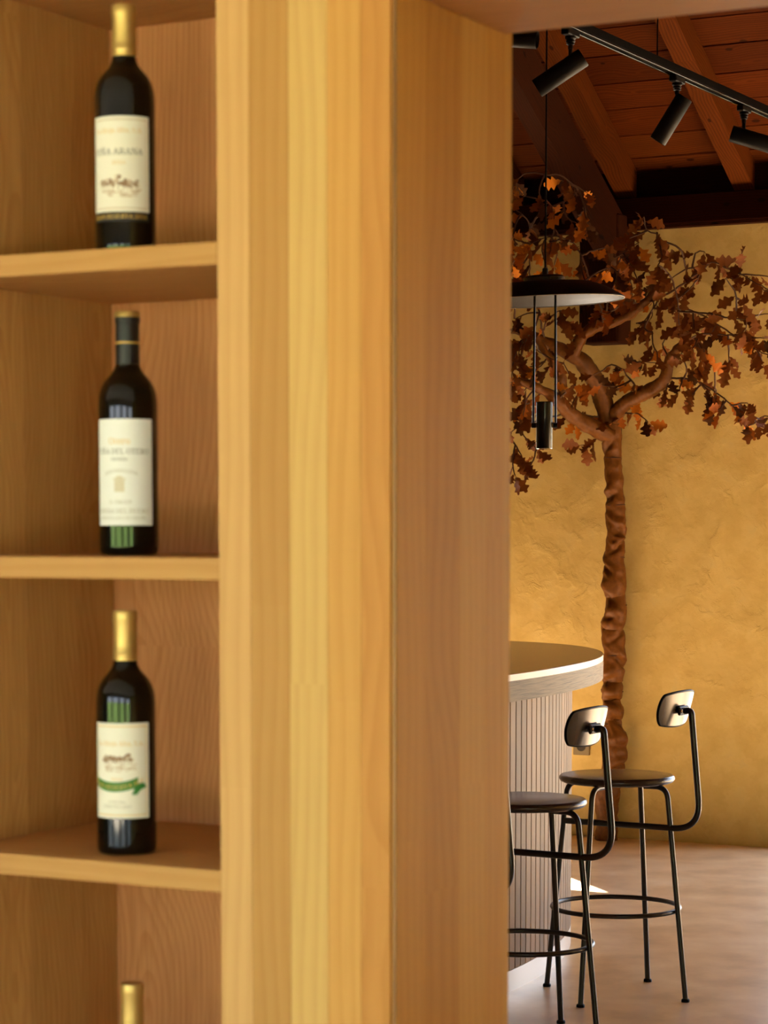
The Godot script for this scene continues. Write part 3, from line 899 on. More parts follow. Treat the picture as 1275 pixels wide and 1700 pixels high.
const TWIGS := [
	[-3.952,2.313,-10.200,-3.858,2.268,-10.179,-3.839,2.201,-10.167],
	[-4.675,2.343,-10.100,-4.721,2.320,-10.103,-4.761,2.281,-10.105],
	[-4.591,2.300,-10.150,-4.594,2.220,-10.091,-4.625,2.187,-10.060],
	[-4.594,2.220,-10.091,-4.676,2.196,-10.105,-4.734,2.171,-10.112],
	[-4.619,2.098,-10.080,-4.646,2.069,-10.029,-4.663,1.973,-10.002],
	[-4.162,2.468,-10.200,-4.103,2.477,-10.177,-4.112,2.396,-10.165],
	[-4.560,2.048,-10.150,-4.627,2.034,-10.165,-4.675,1.980,-10.172],
	[-4.560,2.048,-10.150,-4.500,2.083,-10.117,-4.448,2.108,-10.100],
	[-4.183,2.457,-10.204,-4.150,2.509,-10.221,-4.140,2.563,-10.230],
	[-4.262,2.055,-10.350,-4.236,2.099,-10.311,-4.281,2.162,-10.297,-4.287,2.181,-10.282,-4.210,2.218,-10.268],
	[-4.246,2.423,-10.218,-4.230,2.514,-10.237,-4.218,2.588,-10.172],
	[-4.051,2.212,-10.250,-4.092,2.295,-10.262,-4.060,2.335,-10.268],
	[-4.604,2.086,-10.098,-4.660,2.036,-10.072,-4.696,2.025,-10.058],
	[-4.261,2.135,-10.303,-4.310,2.105,-10.226,-4.351,2.110,-10.184],
	[-4.532,1.988,-10.239,-4.604,1.982,-10.250,-4.666,1.967,-10.253,-4.745,1.952,-10.256,-4.802,1.933,-10.260,-4.856,1.904,-10.263],
	[-4.802,1.933,-10.260,-4.838,1.973,-10.257],
	[-4.422,1.984,-10.410,-4.468,1.977,-10.354,-4.503,1.988,-10.330,-4.537,1.955,-10.305],
	[-3.988,2.279,-10.213,-3.824,2.306,-10.013,-3.672,2.296,-9.940,-3.536,2.275,-9.866,-3.417,2.261,-9.792],
	[-4.287,2.181,-10.282,-4.330,2.207,-10.236,-4.360,2.179,-10.216,-4.401,2.161,-10.196],
	[-3.865,2.300,-10.063,-3.816,2.244,-10.031,-3.822,2.165,-10.013],
	[-4.372,2.385,-10.220,-4.291,2.421,-10.038,-4.314,2.524,-9.987,-4.351,2.666,-9.936,-4.387,2.729,-9.885,-4.452,2.748,-9.834,-4.530,2.713,-9.783],
	[-4.314,2.524,-9.987,-4.256,2.629,-10.018,-4.190,2.680,-10.032,-4.110,2.721,-10.011],
	[-4.351,2.666,-9.936,-4.313,2.591,-9.857,-4.277,2.533,-9.814],
	[-4.530,2.713,-9.783,-4.606,2.734,-9.821,-4.652,2.752,-9.841],
	[-4.530,2.713,-9.783,-4.601,2.681,-9.821,-4.645,2.633,-9.842],
	[-4.452,2.748,-9.834,-4.446,2.693,-9.888,-4.473,2.631,-9.916],
	[-4.387,2.729,-9.885,-4.339,2.774,-9.840,-4.271,2.788,-9.816],
	[-4.351,2.666,-9.936,-4.272,2.683,-9.886,-4.203,2.685,-9.860],
	[-4.256,2.629,-10.018,-4.203,2.585,-9.998,-4.213,2.532,-9.987],
	[-4.190,2.680,-10.032,-4.124,2.606,-9.979,-4.084,2.536,-9.951],
	[-4.291,2.421,-10.038,-4.239,2.433,-10.051,-4.199,2.471,-10.058],
	[-4.162,2.648,-10.009,-4.101,2.623,-10.027,-4.047,2.568,-10.036],
	[-4.284,2.545,-9.823,-4.218,2.584,-9.828,-4.168,2.595,-9.831],
	[-4.385,1.992,-10.413,-4.301,1.992,-10.385,-4.251,1.985,-10.372,-4.201,1.950,-10.360],
	[-4.357,1.992,-10.404,-4.287,2.022,-10.387,-4.230,2.061,-10.379],
	[-4.619,2.314,-10.133,-4.600,2.433,-10.036,-4.632,2.593,-10.005,-4.608,2.801,-9.950,-4.620,2.860,-9.881,-4.658,2.886,-9.853],
	[-4.608,2.801,-9.950,-4.511,2.865,-9.867,-4.391,2.892,-9.825,-4.295,2.932,-9.769,-4.348,2.969,-9.728,-4.421,2.996,-9.700,-4.508,3.007,-9.700,-4.600,2.974,-9.742],
	[-4.295,2.932,-9.769,-4.263,2.852,-9.764,-4.247,2.760,-9.761],
	[-4.421,2.996,-9.700,-4.350,2.991,-9.700,-4.311,2.955,-9.742,-4.258,2.918,-9.783],
	[-4.511,2.865,-9.867,-4.515,2.912,-9.811,-4.567,2.926,-9.797],
	[-4.391,2.892,-9.825,-4.371,2.825,-9.815,-4.325,2.796,-9.809],
	[-4.620,2.860,-9.881,-4.622,2.801,-9.821,-4.615,2.745,-9.789],
	[-4.421,2.996,-9.700,-4.441,2.943,-9.682,-4.428,2.890,-9.672],
	[-4.632,2.593,-10.005,-4.694,2.570,-10.010,-4.726,2.545,-10.014],
	[-4.600,2.433,-10.036,-4.648,2.433,-10.010,-4.702,2.407,-9.996],
	[-4.620,2.697,-9.977,-4.625,2.638,-9.912,-4.656,2.596,-9.877],
	[-4.083,2.139,-10.268,-3.979,2.134,-10.275,-3.911,2.111,-10.277,-3.785,2.030,-10.279,-3.729,1.965,-10.282,-3.687,1.919,-10.284],
	[-3.911,2.111,-10.277,-3.854,2.060,-10.249],
	[-3.873,2.076,-10.258,-3.867,2.021,-10.269],
	[-3.795,2.036,-10.279,-3.809,1.992,-10.245],
	[-3.769,2.011,-10.280,-3.674,2.019,-10.222],
	[-4.002,2.135,-10.273,-4.001,2.076,-10.242],
	[-3.911,2.111,-10.277,-3.930,2.060,-10.223],
	[-4.060,2.138,-10.269,-4.074,2.084,-10.260],
	[-4.721,2.320,-10.103,-4.710,2.218,-9.997,-4.689,2.107,-9.940],
	[-4.361,2.388,-10.220,-4.294,2.480,-10.112,-4.235,2.580,-10.073,-4.204,2.655,-10.033,-4.116,2.659,-9.993],
	[-3.755,2.301,-9.980,-3.718,2.339,-9.952],
	[-3.991,2.134,-10.274,-3.967,2.182,-10.241,-3.989,2.249,-10.223],
	[-4.451,2.739,-9.843,-4.434,2.765,-9.826,-4.430,2.855,-9.817],
	[-4.108,2.431,-10.170,-4.119,2.353,-10.113,-4.075,2.332,-10.097,-4.068,2.283,-10.081,-4.036,2.228,-10.065,-4.032,2.195,-10.049,-4.085,2.201,-10.033],
	[-4.522,1.975,-10.260,-4.512,2.033,-10.212,-4.471,2.072,-10.187],
	[-4.264,2.530,-10.092,-4.321,2.481,-10.107,-4.354,2.429,-10.115],
	[-4.612,2.358,-10.098,-4.555,2.404,-10.036,-4.481,2.439,-10.003],
	[-3.843,2.067,-10.278,-3.825,2.124,-10.222,-3.820,2.194,-10.192],
	[-4.469,2.740,-9.823,-4.487,2.701,-9.816,-4.470,2.621,-9.813],
	[-4.600,2.433,-10.036,-4.607,2.378,-10.017,-4.662,2.326,-10.009,-4.688,2.245,-10.001],
	[-4.856,1.904,-10.263,-4.762,1.776,-10.229],
	[-4.817,1.850,-10.249,-4.800,1.761,-10.186,-4.772,1.705,-10.153],
	[-4.630,2.356,-10.014,-4.682,2.288,-10.039,-4.694,2.221,-10.052],
	[-4.103,2.477,-10.177,-3.978,2.519,-10.113,-3.853,2.585,-10.095,-3.794,2.622,-10.077,-3.692,2.587,-10.059,-3.589,2.529,-10.041,-3.514,2.491,-10.023],
	[-3.651,2.564,-10.052,-3.655,2.629,-10.053],
	[-4.065,2.490,-10.158,-4.113,2.423,-10.168,-4.173,2.359,-10.173],
	[-3.743,2.605,-10.068,-3.663,2.568,-10.093,-3.579,2.560,-10.104,-3.506,2.537,-10.115],
	[-3.853,2.585,-10.095,-3.849,2.517,-9.999,-3.912,2.450,-9.948],
	[-3.823,2.604,-10.086,-3.915,2.604,-10.094,-3.984,2.566,-10.099],
	[-3.889,2.604,-10.092,-3.870,2.669,-10.086,-3.827,2.671,-10.083],
	[-4.702,2.407,-9.996,-4.688,2.485,-9.967,-4.636,2.535,-9.951],
	[-3.824,2.306,-10.013,-3.813,2.237,-9.915],
	[-3.658,2.294,-9.932,-3.659,2.170,-9.947],
	[-4.426,1.904,-10.400,-4.476,1.867,-10.375,-4.531,1.846,-10.361],
	[-3.915,2.604,-10.094,-3.921,2.686,-10.020,-3.991,2.718,-9.996,-4.008,2.750,-9.969,-4.048,2.761,-9.949,-4.035,2.814,-9.894],
	[-4.008,2.750,-9.969,-3.942,2.638,-9.868,-3.936,2.595,-9.814],
	[-4.048,2.761,-9.949,-4.061,2.737,-9.890,-4.104,2.716,-9.858],
	[-3.936,2.595,-9.814,-3.905,2.543,-9.890,-3.889,2.447,-9.923,-3.895,2.346,-9.956],
	[-3.891,2.407,-9.936,-3.731,2.383,-9.875,-3.573,2.352,-9.853,-3.485,2.367,-9.831,-3.410,2.367,-9.808],
	[-3.811,2.395,-9.906,-3.797,2.312,-9.885],
	[-3.597,2.357,-9.856,-3.553,2.443,-9.735,-3.575,2.508,-9.670],
	[-3.558,2.433,-9.748,-3.534,2.386,-9.818,-3.552,2.301,-9.856],
	[-4.481,2.439,-10.003,-4.481,2.412,-10.003,-4.422,2.370,-10.003],
	[-4.100,2.442,-10.165,-3.916,2.425,-10.153,-3.770,2.348,-10.149,-3.625,2.253,-10.145,-3.557,2.219,-10.142,-3.508,2.189,-10.138],
	[-3.602,2.242,-10.144,-3.575,2.178,-10.139],
	[-4.625,2.187,-10.060,-4.642,2.123,-10.032,-4.665,2.083,-10.017],
	[-4.448,2.108,-10.100,-4.461,2.160,-10.060,-4.481,2.214,-10.039],
	[-4.477,2.203,-10.043,-4.509,2.214,-10.034,-4.567,2.243,-10.030,-4.610,2.271,-10.026],
	[-4.802,1.933,-10.260,-4.793,1.914,-10.264,-4.780,1.889,-10.266,-4.721,1.832,-10.280],
	[-4.721,1.832,-10.280,-4.721,1.776,-10.248,-4.732,1.748,-10.231],
	[-3.687,1.919,-10.284,-3.640,1.939,-10.270,-3.604,1.961,-10.264,-3.532,1.932,-10.216],
	[-4.742,2.364,-10.050,-4.816,2.386,-10.013,-4.890,2.440,-9.976,-4.948,2.494,-9.940],
	[-4.816,2.386,-10.013,-4.826,2.491,-9.971,-4.836,2.596,-9.928,-4.876,2.675,-9.885],
	[-4.836,2.596,-9.928,-4.758,2.649,-9.954,-4.726,2.703,-9.980],
	[-4.687,2.131,-10.000,-4.747,2.108,-9.935,-4.806,2.052,-9.870,-4.849,1.970,-9.805],
	[-4.747,2.108,-9.935,-4.752,2.213,-9.882,-4.802,2.265,-9.829,-4.851,2.277,-9.776],
	[-4.806,2.052,-9.870,-4.750,1.940,-9.787,-4.724,1.830,-9.704],
	[-4.849,1.970,-9.805,-4.873,1.940,-9.732,-4.867,1.858,-9.659],
	[-4.658,2.886,-9.853,-4.717,2.848,-9.834,-4.767,2.782,-9.815],
	[-4.890,2.440,-9.976,-4.910,2.358,-9.957,-4.962,2.332,-9.937],
	[-4.600,2.974,-9.742,-4.680,2.942,-9.756,-4.746,2.882,-9.771,-4.797,2.794,-9.786],
	[-4.856,1.904,-10.263,-4.894,1.861,-10.212,-4.900,1.776,-10.161],
	[-4.826,2.491,-9.971,-4.762,2.518,-9.996,-4.744,2.560,-10.021],
	[-4.767,2.643,-9.951,-4.844,2.682,-9.976,-4.902,2.769,-10.000],
	[-4.796,2.259,-9.836,-4.853,2.187,-9.841,-4.916,2.108,-9.847],
	[-4.780,2.077,-9.899,-4.705,1.998,-9.911,-4.725,1.931,-9.922]
]

func sleeve(path: Array, radii: Array, sides: int, fold: float, s: int, creases := []) -> ArrayMesh:
	# leather sleeve: a tube whose skin is creased by folds
	var mb := MB.new()
	tube(mb, path, radii, sides, true)
	var n1 := noise(s, 1.0, FastNoiseLite.TYPE_SIMPLEX_SMOOTH, 2)
	var pts := mb.v
	var out := PackedVector3Array()
	for i in pts.size():
		var p := pts[i]
		var nn := mb.n[i]
		var r := n1.get_noise_3d(p.x * 9.0, p.y * 11.0 + p.x * 6.0, p.z * 9.0)
		var d := (1.0 - absf(r) * 2.2) * fold - fold * 0.6
		for q in creases:
			# [height, turn, depth, slant]
			var off := angle_difference(q[1], atan2(nn.x, nn.z))
			var e: float = p.y - q[0] - q[3] * off
			var g := exp(-off * off * 1.3)
			d += q[2] * g * (0.9 * exp(-pow((e - 0.034) / 0.024, 2.0)) - 1.2 * exp(-pow(e / 0.014, 2.0)))
		out.append(p + nn * d)
	var st := SurfaceTool.new()
	st.begin(Mesh.PRIMITIVE_TRIANGLES)
	st.set_smooth_group(0)
	for i in out.size():
		st.set_uv(mb.t[i])
		st.add_vertex(out[i])
	st.index()
	st.generate_normals()
	return st.commit()

func resample(pts: Array, step: float) -> Array:
	# Catmull-Rom through [Vector3, radius]
	var out := []
	for i in pts.size() - 1:
		var a: Array = pts[maxi(i - 1, 0)]
		var b: Array = pts[i]
		var c: Array = pts[i + 1]
		var d: Array = pts[mini(i + 2, pts.size() - 1)]
		var cnt := maxi(1, int(b[0].distance_to(c[0]) / step))
		for k in cnt:
			var t := float(k) / cnt
			out.append([b[0].cubic_interpolate(c[0], a[0], d[0], t), lerpf(b[1], c[1], smoothstep(0.0, 1.0, t))])
	out.append(pts[-1])
	return out

func leaf_mesh(s: int) -> ArrayMesh:
	# lobed oak leaf, 1 unit long from the stalk at the origin along +y, bent and cupped
	var rng := RandomNumberGenerator.new()
	rng.seed = s
	var mb := MB.new()
	var rows := 17
	var curl := rng.randf_range(-0.6, 1.0)
	var cup := rng.randf_range(-0.5, 0.8)
	var sway := rng.randf_range(-0.12, 0.12)
	var ph := rng.randf_range(-0.4, 0.4)
	var mid := []
	var lef := []
	var rig := []
	for i in rows + 1:
		var t := float(i) / rows
		var c := Vector3(sway * sin(t * PI), t * (1.0 - 0.12 * absf(curl)), curl * 0.35 * t * t)
		mid.append(c)
		var env := 0.34 * pow(sin(PI * pow(t, 1.15) * 0.97 + 0.02), 0.75)
		var w: float = maxf(0.008, env * (0.76 + 0.26 * sin(t * 20.0 + ph)) * rng.randf_range(0.92, 1.06))
		var w2: float = maxf(0.008, env * (0.76 + 0.26 * sin(t * 20.0 + ph + 0.7)) * rng.randf_range(0.92, 1.06))
		var up := 0.05 * w / 0.36
		lef.append(c + Vector3(-w, up, cup * w * w * 2.4 + rng.randf_range(-0.02, 0.02)))
		rig.append(c + Vector3(w2, up, cup * w2 * w2 * 2.4 + rng.randf_range(-0.02, 0.02)))
	var st := SurfaceTool.new()
	st.begin(Mesh.PRIMITIVE_TRIANGLES)
	st.set_smooth_group(0)
	for i in rows:
		for q in [[lef[i], mid[i], mid[i + 1], lef[i + 1]], [mid[i], rig[i], rig[i + 1], mid[i + 1]]]:
			for w in [q[0], q[2], q[1], q[0], q[3], q[2]]: st.add_vertex(w)
	# stalk
	for q in [[Vector3(-0.012, -0.12, 0), Vector3(0.012, -0.12, 0), Vector3(0.012, 0.05, 0), Vector3(-0.012, 0.05, 0)]]:
		for w in [q[0], q[2], q[1], q[0], q[3], q[2]]: st.add_vertex(w)
	st.generate_normals()
	return st.commit()

func build_tree() -> void:
	var base := Vector3(-4.41, 0, -10.435)
	var o := thing("leather_tree", "tall decorative tree of brown leather with russet oak leaves against yellow wall", "tree", base)
	var pts := []
	for q in TRUNK: pts.append([Vector3(q[1], q[0], -10.435 + (0.012 if q[2] > 0.05 else 0.0)) - base, float(q[2])])
	var rs := resample(pts, 0.006)
	var path := []
	var radii := []
	for q in rs:
		path.append(q[0]); radii.append(q[1])
	path.append(Vector3(-4.408, 2.01, -10.43) - base)
	radii.append(0.02)
	var cr := []
	var rc := RandomNumberGenerator.new()
	rc.seed = 6
	for y in [0.35, 0.45, 0.57, 0.66, 0.75, 0.84, 0.97, 1.05, 1.13, 1.16, 1.28, 1.38, 1.45, 1.61, 1.83]:
		cr.append([y, rc.randf_range(-0.7, 1.3), rc.randf_range(0.006, 0.016), rc.randf_range(-0.035, 0.035)])
	var trunk := obj("trunk", sleeve(path, radii, 56, 0.006, 3, cr), M.leather, o)
	for y in [0.275, 0.545, 0.70, 0.875, 1.11, 1.33, 1.57, 1.79]:
		# stitched seam round the sleeve
		var best := 0
		for i in path.size():
			if absf(path[i].y - y) < absf(path[best].y - y): best = i
		var ring := []
		for k in 28:
			var a := TAU * k / 28
			ring.append(path[best] + Vector3(cos(a), 0.03 * sin(a * 2.0 + y * 9.0), sin(a)) * (radii[best] - 0.001))
		obj("seam", tube_mesh(ring, 0.0022, 6, false, true), M.stitch, trunk)
	var s := 20
	for l in LIMBS:
		var lp := []
		for q in l: lp.append([Vector3(q[0], q[1], q[2]) - base, float(q[3])])
		var r2 := resample(lp, 0.01)
		var p2 := []
		var rr := []
		for q in r2:
			p2.append(q[0]); rr.append(q[1])
		obj("limb", sleeve(p2, rr, 24, 0.006, s), M.leather, o)
		s += 1
	var rng := RandomNumberGenerator.new()
	rng.seed = 12
	var kinds := []
	for k in 10: kinds.append(leaf_mesh(100 + k))
	var spots := []
	for w in TWIGS:
		var tp := []
		var cnt: int = w.size() / 3
		for i in cnt:
			var f := float(i) / (cnt - 1)
			tp.append([Vector3(w[i * 3], w[i * 3 + 1], w[i * 3 + 2]) - base, lerpf(0.0052, 0.0022, f)])
		var r3 := resample(tp, 0.02)
		var p3 := []
		var rr3 := []
		for q in r3:
			var j := Vector3(rng.randf_range(-1, 1), rng.randf_range(-1, 1), rng.randf_range(-1, 1)) * 0.0025
			p3.append(q[0] + j); rr3.append(q[1])
		var mb := MB.new()
		tube(mb, p3, rr3, 6, true)
		obj("twig", mb.mesh(), M.twig, o)
		# leaves along the twig, thicker towards its tip
		for i in range(1, p3.size()):
			var f := float(i) / (p3.size() - 1)
			if rng.randf() < 0.36 + 0.4 * f or i == p3.size() - 1:
				var d: Vector3 = (p3[i] - p3[i - 1]).normalized()
				spots.append([p3[i], d])
				if i == p3.size() - 1: spots.append([p3[i], d])
	var made := 0
	var rest := SurfaceTool.new()
	rest.begin(Mesh.PRIMITIVE_TRIANGLES)
	for q in spots:
		var dir: Vector3 = (Vector3(rng.randf_range(-1, 1), rng.randf_range(-1, 0.55) - 0.45, rng.randf_range(-0.7, 0.8)) + q[1] * 0.5).normalized()
		var face := Vector3(rng.randf_range(-0.9, 0.9), rng.randf_range(-0.3, 0.6), 1.0)
		var side := dir.cross(face).normalized()
		var up := side.cross(dir)
		var size := rng.randf_range(0.062, 0.096)
		var b := Basis(side * size, dir * size, up * size)
		var tr := Transform3D(b, q[0] + dir * size * 0.12)
		var root: Vector3 = tr.origin + base
		var tip := root + dir * size * 1.1
		if minf(root.z, tip.z) < -10.45: continue
		var blocked := false
		for w in [root, tip, (root + tip) * 0.5]:
			if w.x > -4.62 and w.x < -4.28 and w.y > 2.24 and w.z < -10.28: blocked = true
			if w.x > -4.53 and w.x < -4.28 and w.y > 2.5 + PITCH * (w.z - ZW): blocked = true
			if w.y > 2.78 and w.z < -10.38: blocked = true
		if blocked: continue
		var k := rng.randi() % kinds.size()
		var mk: int = [0, 0, 1, 1, 2, 3, 3, 4][rng.randi() % 8]
		if made < 300:
			var lf := obj("leaf", kinds[k], M.leaf[mk], o)
			lf.transform = tr
			made += 1
		else:
			rest.append_from(kinds[k], 0, tr)
	if spots.size() > 300:
		var r := obj("leaves", rest.commit(), M.leaf[1], o)
		r.set_meta("kind", "stuff")
	print("leaves ", spots.size())

# ---------------------------------------------------------------- lamps
func build_pendant() -> void:
	var c := Vector3(-3.53, 2.258, -7.75)
	var o := thing("pendant_lamp", "black disc pendant lamp with a slim cylinder hung below on two rods", "pendant lamp", c)
	var R := 0.277
	var tilt := Vector3(deg_to_rad(1.6), 0, deg_to_rad(1.8))
	var sh := obj("shade", lathe_mesh([Vector2(R, 0.0), Vector2(R, 0.003), Vector2(R - 0.02, 0.016), Vector2(R - 0.05, 0.034), Vector2(R - 0.09, 0.052), Vector2(R - 0.12, 0.060), Vector2(0.08, 0.067), Vector2(0.0001, 0.068)], 72), M.black_matt, o)
	sh.rotation = tilt
	var rf := obj("reflector", lathe_mesh([Vector2(0.0001, 0.05), Vector2(0.1, 0.048), Vector2(0.19, 0.036), Vector2(R - 0.03, 0.012), Vector2(R, 0.0)], 72), M.shade_inside, o)
	rf.rotation = tilt
	var edge := []
	for k in 72: edge.append(Vector3(cos(TAU * k / 72) * (R - 0.0005), -0.0005, sin(TAU * k / 72) * (R - 0.0005)))
	obj("rim", tube_mesh(edge, 0.0014, 6, false, true), M.shade_rim, sh)
	var cap := obj("canopy_cap", lathe_mesh([Vector2(0.072, 0.066), Vector2(0.072, 0.080), Vector2(0.064, 0.087), Vector2(0.03, 0.089), Vector2(0.0001, 0.089)], 48), M.black_gloss, o)
	cap.rotation = tilt
	obj("cord_grip", lathe_mesh([Vector2(0.010, 0.086), Vector2(0.010, 0.112), Vector2(0.004, 0.116), Vector2(0.0001, 0.116)], 16), M.black_matt, o)
	obj("cord", tube_mesh([Vector3(0, 0.095, 0), Vector3(0.001, 0.6, 0.0), Vector3(0, 2.2, 0)], 0.0035, 8), M.black_matt, o)
	var right := Vector3(cos(deg_to_rad(24)), 0, -sin(deg_to_rad(24)))
	for s in [-1.0, 1.0]:
		obj("rod", tube_mesh([right * 0.036 * s + Vector3(0, 0.034, 0), right * 0.039 * s + Vector3(0, -0.432, 0)], 0.0042, 10), M.black_gloss, o)
		var kb := obj("pivot_knob", lathe_mesh([Vector2(0.0001, 0), Vector2(0.0085, 0), Vector2(0.0095, 0.003), Vector2(0.0095, 0.013), Vector2(0.0085, 0.016), Vector2(0.0001, 0.016)], 20), M.black_matt, o)
		kb.position = right * (0.029 * s) + Vector3(0, -0.43, 0)
		kb.basis = Basis(Vector3.UP, right * s, Vector3.UP.cross(right * s))
	var cy := obj("spot_cylinder", lathe_mesh([Vector2(0.0001, -0.51), Vector2(0.027, -0.51), Vector2(0.0285, -0.508), Vector2(0.0285, -0.350), Vector2(0.0265, -0.348), Vector2(0.0255, -0.352), Vector2(0.0255, -0.38), Vector2(0.0001, -0.38)], 40), M.black_gloss, o)
	obj("end_ring", lathe_mesh([Vector2(0.0272, -0.5125), Vector2(0.0285, -0.5118), Vector2(0.0285, -0.5102), Vector2(0.0272, -0.5100)], 40), M.steel, cy)

func spotlight(mount: Vector3, aim: Vector3, label: String) -> void:
	var o := thing("spotlight", label, "spotlight", mount, 0.0, "black spotlights on the ceiling tracks")
	obj("adapter", box_mesh(Vector3(-0.014, -0.022, -0.045), Vector3(0.014, 0.0, 0.045), 0.003), M.black_matt, o)
	obj("swivel", lathe_mesh([Vector2(0.0001, -0.062), Vector2(0.008, -0.062), Vector2(0.008, -0.050), Vector2(0.014, -0.047), Vector2(0.011, -0.043), Vector2(0.016, -0.039), Vector2(0.013, -0.034), Vector2(0.018, -0.029), Vector2(0.018, -0.022), Vector2(0.0001, -0.022)], 20, 0.95), M.black_matt, o)
	obj("arm", tube_mesh([Vector3(0, -0.058, 0), Vector3(0, -0.10, 0)], 0.0065, 10), M.black_matt, o)
	var d := aim.normalized()
	var side := d.cross(Vector3.UP).normalized()
	var h := obj("lamp_head", lathe_mesh([Vector2(0.0001, -0.05), Vector2(0.029, -0.05), Vector2(0.031, -0.047), Vector2(0.031, 0.125), Vector2(0.0295, 0.127), Vector2(0.0285, 0.125), Vector2(0.0285, 0.09), Vector2(0.0001, 0.085)], 36), M.black_matt, o)
	h.basis = Basis(side, d, side.cross(d))
	h.position = Vector3(0, -0.115, 0)

func build_track() -> void:
	var X := -3.2
	var Y := 3.06
	var o := thing("lighting_track", "long black lighting track hung under the timber ceiling", "track", Vector3(X, Y, -7.4), 0.0, "")
	obj("rail", box_mesh(Vector3(-0.018, 0.006, -2.7), Vector3(0.018, 0.034, 2.7), 0.001), M.rail, o)
	for s in [-1.0, 1.0]:
		obj("rail_lip", box_mesh(Vector3(0.014 * s - 0.004, 0.0, -2.7), Vector3(0.014 * s + 0.004, 0.006, 2.7), 0.001), M.black_gloss, o)
	for z in [-1.9, -0.55, 1.9]:
		var roof: float = ROOF0 + PITCH * (-7.4 + z - ZW) if -7.4 + z < RIDGE else ROOF0 + PITCH * (2 * RIDGE + 7.4 - z - ZW)
		obj("hanger", tube_mesh([Vector3(0, 0.03, z), Vector3(0, roof - Y, z)], 0.003, 8), M.black_matt, o)
	spotlight(Vector3(X, Y, -7.21), Vector3(-0.75, -0.5, 0.25), "black cylinder spotlight on the track beside the hanging pendant cord")
	spotlight(Vector3(X, Y, -8.14), Vector3(-0.5, -0.8, 0.1), "black cylinder spotlight on the track tilted steeply down towards the counter")
	spotlight(Vector3(X, Y, -8.83), Vector3(0.75, -0.25, -0.3), "black cylinder spotlight on the track turned towards the glazed wall")
	var o2 := thing("lighting_track", "short black lighting track over the middle of the bar", "track", Vector3(-3.70, 3.29, -7.2), 0.0, "")
	obj("rail", box_mesh(Vector3(-0.018, 0.0, -0.9), Vector3(0.018, 0.034, 0.9), 0.001), M.black_matt, o2)
	for z in [-0.8, 0.8]:
		var zz: float = -7.2 + z
		var roof: float = ROOF0 + PITCH * (zz - ZW) if zz < RIDGE else ROOF0 + PITCH * (2 * RIDGE - zz - ZW)
		obj("hanger", tube_mesh([Vector3(0, 0.03, z), Vector3(0, roof - 3.29, z)], 0.003, 8), M.black_matt, o2)
	spotlight(Vector3(-3.70, 3.29, -7.75), Vector3(0.95, -0.12, -0.2), "black cylinder spotlight on the short track by the doorway post")

# ---------------------------------------------------------------- bottles
func patch(r: float, a0: float, a1: float, y0: float, y1: float, cnt := 24, thick := 0.0002) -> ArrayMesh:
	# a sheet wrapped round the bottle; angles from the label's middle
	var mb := MB.new()
	var R := r + thick
	for k in cnt:
		var a := lerpf(a0, a1, float(k) / cnt)
		var b := lerpf(a0, a1, float(k + 1) / cnt)
		var da := Vector3(sin(a), 0, cos(a))
		var db := Vector3(sin(b), 0, cos(b))
		var up := Vector3.UP
		var z := Vector2.ZERO
		mb.quad_n(da * R + up * y0, db * R + up * y0, db * R + up * y1, da * R + up * y1, da, db, db, da, z, z, z, z)
		mb.quad(da * R + up * y1, db * R + up * y1, db * r + up * y1, da * r + up * y1)
		mb.quad(da * r + up * y0, db * r + up * y0, db * R + up * y0, da * R + up * y0)
	return mb.mesh()

# flat print (x = metres round the bottle, y = height) laid on the bottle's curve
func wrapped(flat: Array, r: float) -> ArrayMesh:
	var mb := MB.new()
	# split triangles that are too wide to follow the curve
	var todo := flat.duplicate()
	var fit := []
	while todo.size() > 0:
		var c: Vector2 = todo.pop_back()
		var b: Vector2 = todo.pop_back()
		var a: Vector2 = todo.pop_back()
		if maxf(a.x, maxf(b.x, c.x)) - minf(a.x, minf(b.x, c.x)) < 0.0035:
			fit.append_array([a, b, c])
			continue
		var ab := (a - b).length()
		var bc := (b - c).length()
		var ca := (c - a).length()
		if ab >= bc and ab >= ca: todo.append_array([a, (a + b) * 0.5, c, (a + b) * 0.5, b, c])
		elif bc >= ca: todo.append_array([a, b, (b + c) * 0.5, a, (b + c) * 0.5, c])
		else: todo.append_array([a, b, (c + a) * 0.5, b, c, (c + a) * 0.5])
	for k in range(0, fit.size(), 3):
		var p := []
		var nn := []
		for w in 3:
			var q: Vector2 = fit[k + w]
			var a := q.x / 0.0366
			var d := Vector3(sin(a), 0, cos(a))
			p.append(d * r + Vector3.UP * q.y)
			nn.append(d)
		var z := Vector2.ZERO
		if (p[1] - p[0]).cross(p[2] - p[0]).dot(nn[0]) < 0.0: mb.tri_n(p[0], p[2], p[1], nn[0], nn[2], nn[1], z, z, z)
		else: mb.tri_n(p[0], p[1], p[2], nn[0], nn[1], nn[2], z, z, z)
	return mb.mesh()

func disc(flat: Array, c: Vector2, rx: float, ry: float, cnt := 10) -> void:
	for k in cnt:
		var a := TAU * k / cnt
		var b := TAU * (k + 1) / cnt
		flat.append(c); flat.append(c + Vector2(cos(a) * rx, sin(a) * ry)); flat.append(c + Vector2(cos(b) * rx, sin(b) * ry))

func strip(flat: Array, a: Vector2, b: Vector2, w: float) -> void:
	var d := (b - a).normalized().orthogonal() * w * 0.5
	for q in [a - d, a + d, b + d, a - d, b + d, b - d]: flat.append(q)

